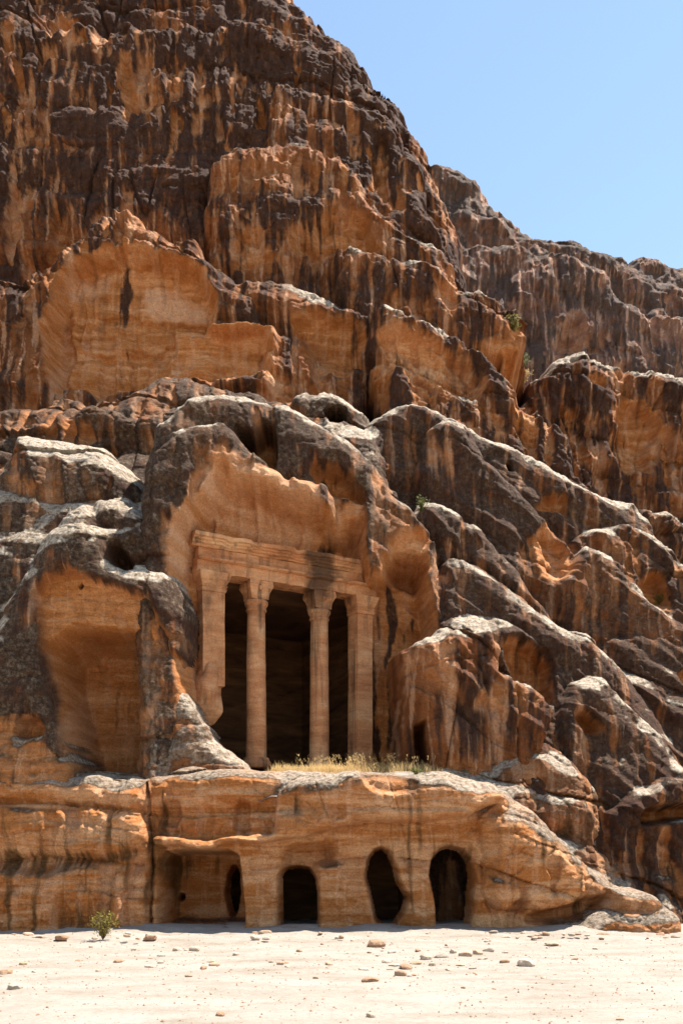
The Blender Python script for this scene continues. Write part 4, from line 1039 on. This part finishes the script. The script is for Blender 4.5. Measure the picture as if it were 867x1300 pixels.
def dry_grass():
    rr = random.Random(3); bm = bmesh.new()
    def spot(x, y):
        return Vector((x, y, float(ledge_z(np.array([x]), np.array([y]))[0]) - 0.02))
    for k in range(6500):
        t = rr.random()
        x = -1.7 + 4.9 * t + rr.gauss(0, 0.1); y = 24.2 + 0.9 * t + rr.gauss(0, 0.40)
        if y < 23.4: continue
        dens = 0.5 + 0.5 * mnoise.noise(Vector((x * 1.6, y * 1.6, 0)))
        if rr.random() > dens + 0.25 - 0.35 * (t > 0.85): continue
        blades(bm, spot(x, y), rr.uniform(0.10, 0.27) * (0.6 + 0.8 * dens), rr.uniform(0.1, 0.8), 0.006, rr)
    for k in range(130):                                  # tall seed stems
        x = rr.gauss(0.5, 0.9); y = 24.5 + rr.gauss(0, 0.25)
        if not -1.5 < x < 2.7: continue
        h = rr.uniform(0.22, 0.48); p = spot(x, y)
        blades(bm, p, h, rr.uniform(0.05, 0.35), 0.004, rr)
        top = p + Vector((rr.gauss(0, 0.05), rr.gauss(0, 0.05), h))
        for j in range(5):
            blades(bm, top + Vector((rr.gauss(0, 0.02), rr.gauss(0, 0.02), -rr.uniform(0, 0.12))), 0.05, rr.uniform(0.6, 1.5), 0.006, rr)
    o = obj('dry_grass', bm, STRAW)
    tag(o, 'dry yellow grass growing along the ledge before the temple', 'grass', kind='stuff')
dry_grass()

def shrub(name, p, h, w, label, mat, n=420, leaf=0.028, seed=1, cat='shrub', group=None, stems=14):
    rr = random.Random(seed)
    e = bpy.data.objects.new(name, None); C.objects.link(e); e.location = p
    tag(e, label, cat, group)
    bs = bmesh.new(); bl = bmesh.new(); tips = []
    for k in range(stems):
        a = rr.uniform(0, 6.28); sp = rr.uniform(0.1, 1.0)
        q = [Vector((0, 0, -0.05))]
        for j in range(1, 5):
            t = j / 4
            q.append(Vector((math.cos(a) * w * sp * t ** 1.3, math.sin(a) * w * sp * 0.7 * t ** 1.3, h * t * rr.uniform(0.75, 1.05) * (1 - 0.35 * sp * sp))) + Vector((rr.gauss(0, 0.02), rr.gauss(0, 0.02), 0)))
        tips += q[1:]
        for u, v in zip(q, q[1:]):
            r = 0.006
            sd = Vector((r, 0, 0)); sf = Vector((0, r, 0))
            a_ = [bs.verts.new(u + o_) for o_ in (sd, sf, -sd, -sf)]; b_ = [bs.verts.new(v + o_ * 0.7) for o_ in (sd, sf, -sd, -sf)]
            for i in range(4): bs.faces.new((a_[i], a_[(i + 1) % 4], b_[(i + 1) % 4], b_[i]))
    for k in range(n):
        c = rr.choice(tips) + Vector((rr.gauss(0, w * 0.13), rr.gauss(0, w * 0.13), rr.gauss(0, h * 0.08)))
        if c.z < 0.02: c.z = 0.02 + rr.random() * 0.1
        d = Vector((rr.gauss(0, 1), rr.gauss(0, 1), rr.gauss(0.3, 1))).normalized(); u = d.orthogonal().normalized()
        L = leaf * rr.uniform(0.6, 1.5)
        v = [bl.verts.new(x) for x in (c - d * L, c + u * L * 0.35, c + d * L, c - u * L * 0.35)]
        bl.faces.new(v)
    obj('stem', bs, TWIG, e); obj('foliage', bl, mat, e)
    return e
pb = ground_point(131, 1188)
pb.z -= 0.03
shrub('shrub', pb, 0.50, 0.34, 'yellow-green bush growing on sand against the foot of the left wall', LEAF_YG, 800, 0.024, 2, stems=40)
pm = on_surface(F_MAIN, 535, 650); shrub('shrub', pm, 0.42, 0.24, 'bright green tuft on the dark slope right of the temple hood', LEAF_G, 420, 0.034, 3, group='plants rooted in the cliff')
pm = on_surface(F_MAIN, 836, 768); shrub('shrub', pm, 0.36, 0.28, 'small yellow-green bush below an orange hollow on the far right slabs', LEAF_YG, 320, 0.034, 4, group='plants rooted in the cliff')
for i, (px, py, lb) in enumerate(((652, 420, 'sparse olive bush beside the orange knob high on the ridge'), (667, 462, 'dark twiggy bush on the ridge below the orange knob'), (688, 462, 'pale dry bush on the grey saddle of the ridge'))):
    pm = next(p for p in (on_surface(F_MAIN, px - dx, py + dx) for dx in range(0, 200, 4)) if p is not None and p.y < 48)
    shrub('shrub', pm, 0.55, 0.38, lb, (LEAF_YG, LEAF_G, STRAW)[i], 380, 0.06, 6 + i, group='plants rooted in the cliff')
pl = Vector((1.75, 23.5, 0)); pl.z = float(ledge_z(np.array([pl.x]), np.array([pl.y]))[0])
shrub('shrub', pl, 0.16, 0.18, 'low green cushion plant on the pale ledge rim', LEAF_G, 260, 0.022, 12)
pl = on_surface(F_OUT, 290, 990); shrub('shrub', pl, 0.18, 0.15, 'tiny dark green weed in a crack beside the pale spur', LEAF_G, 120, 0.024, 14)
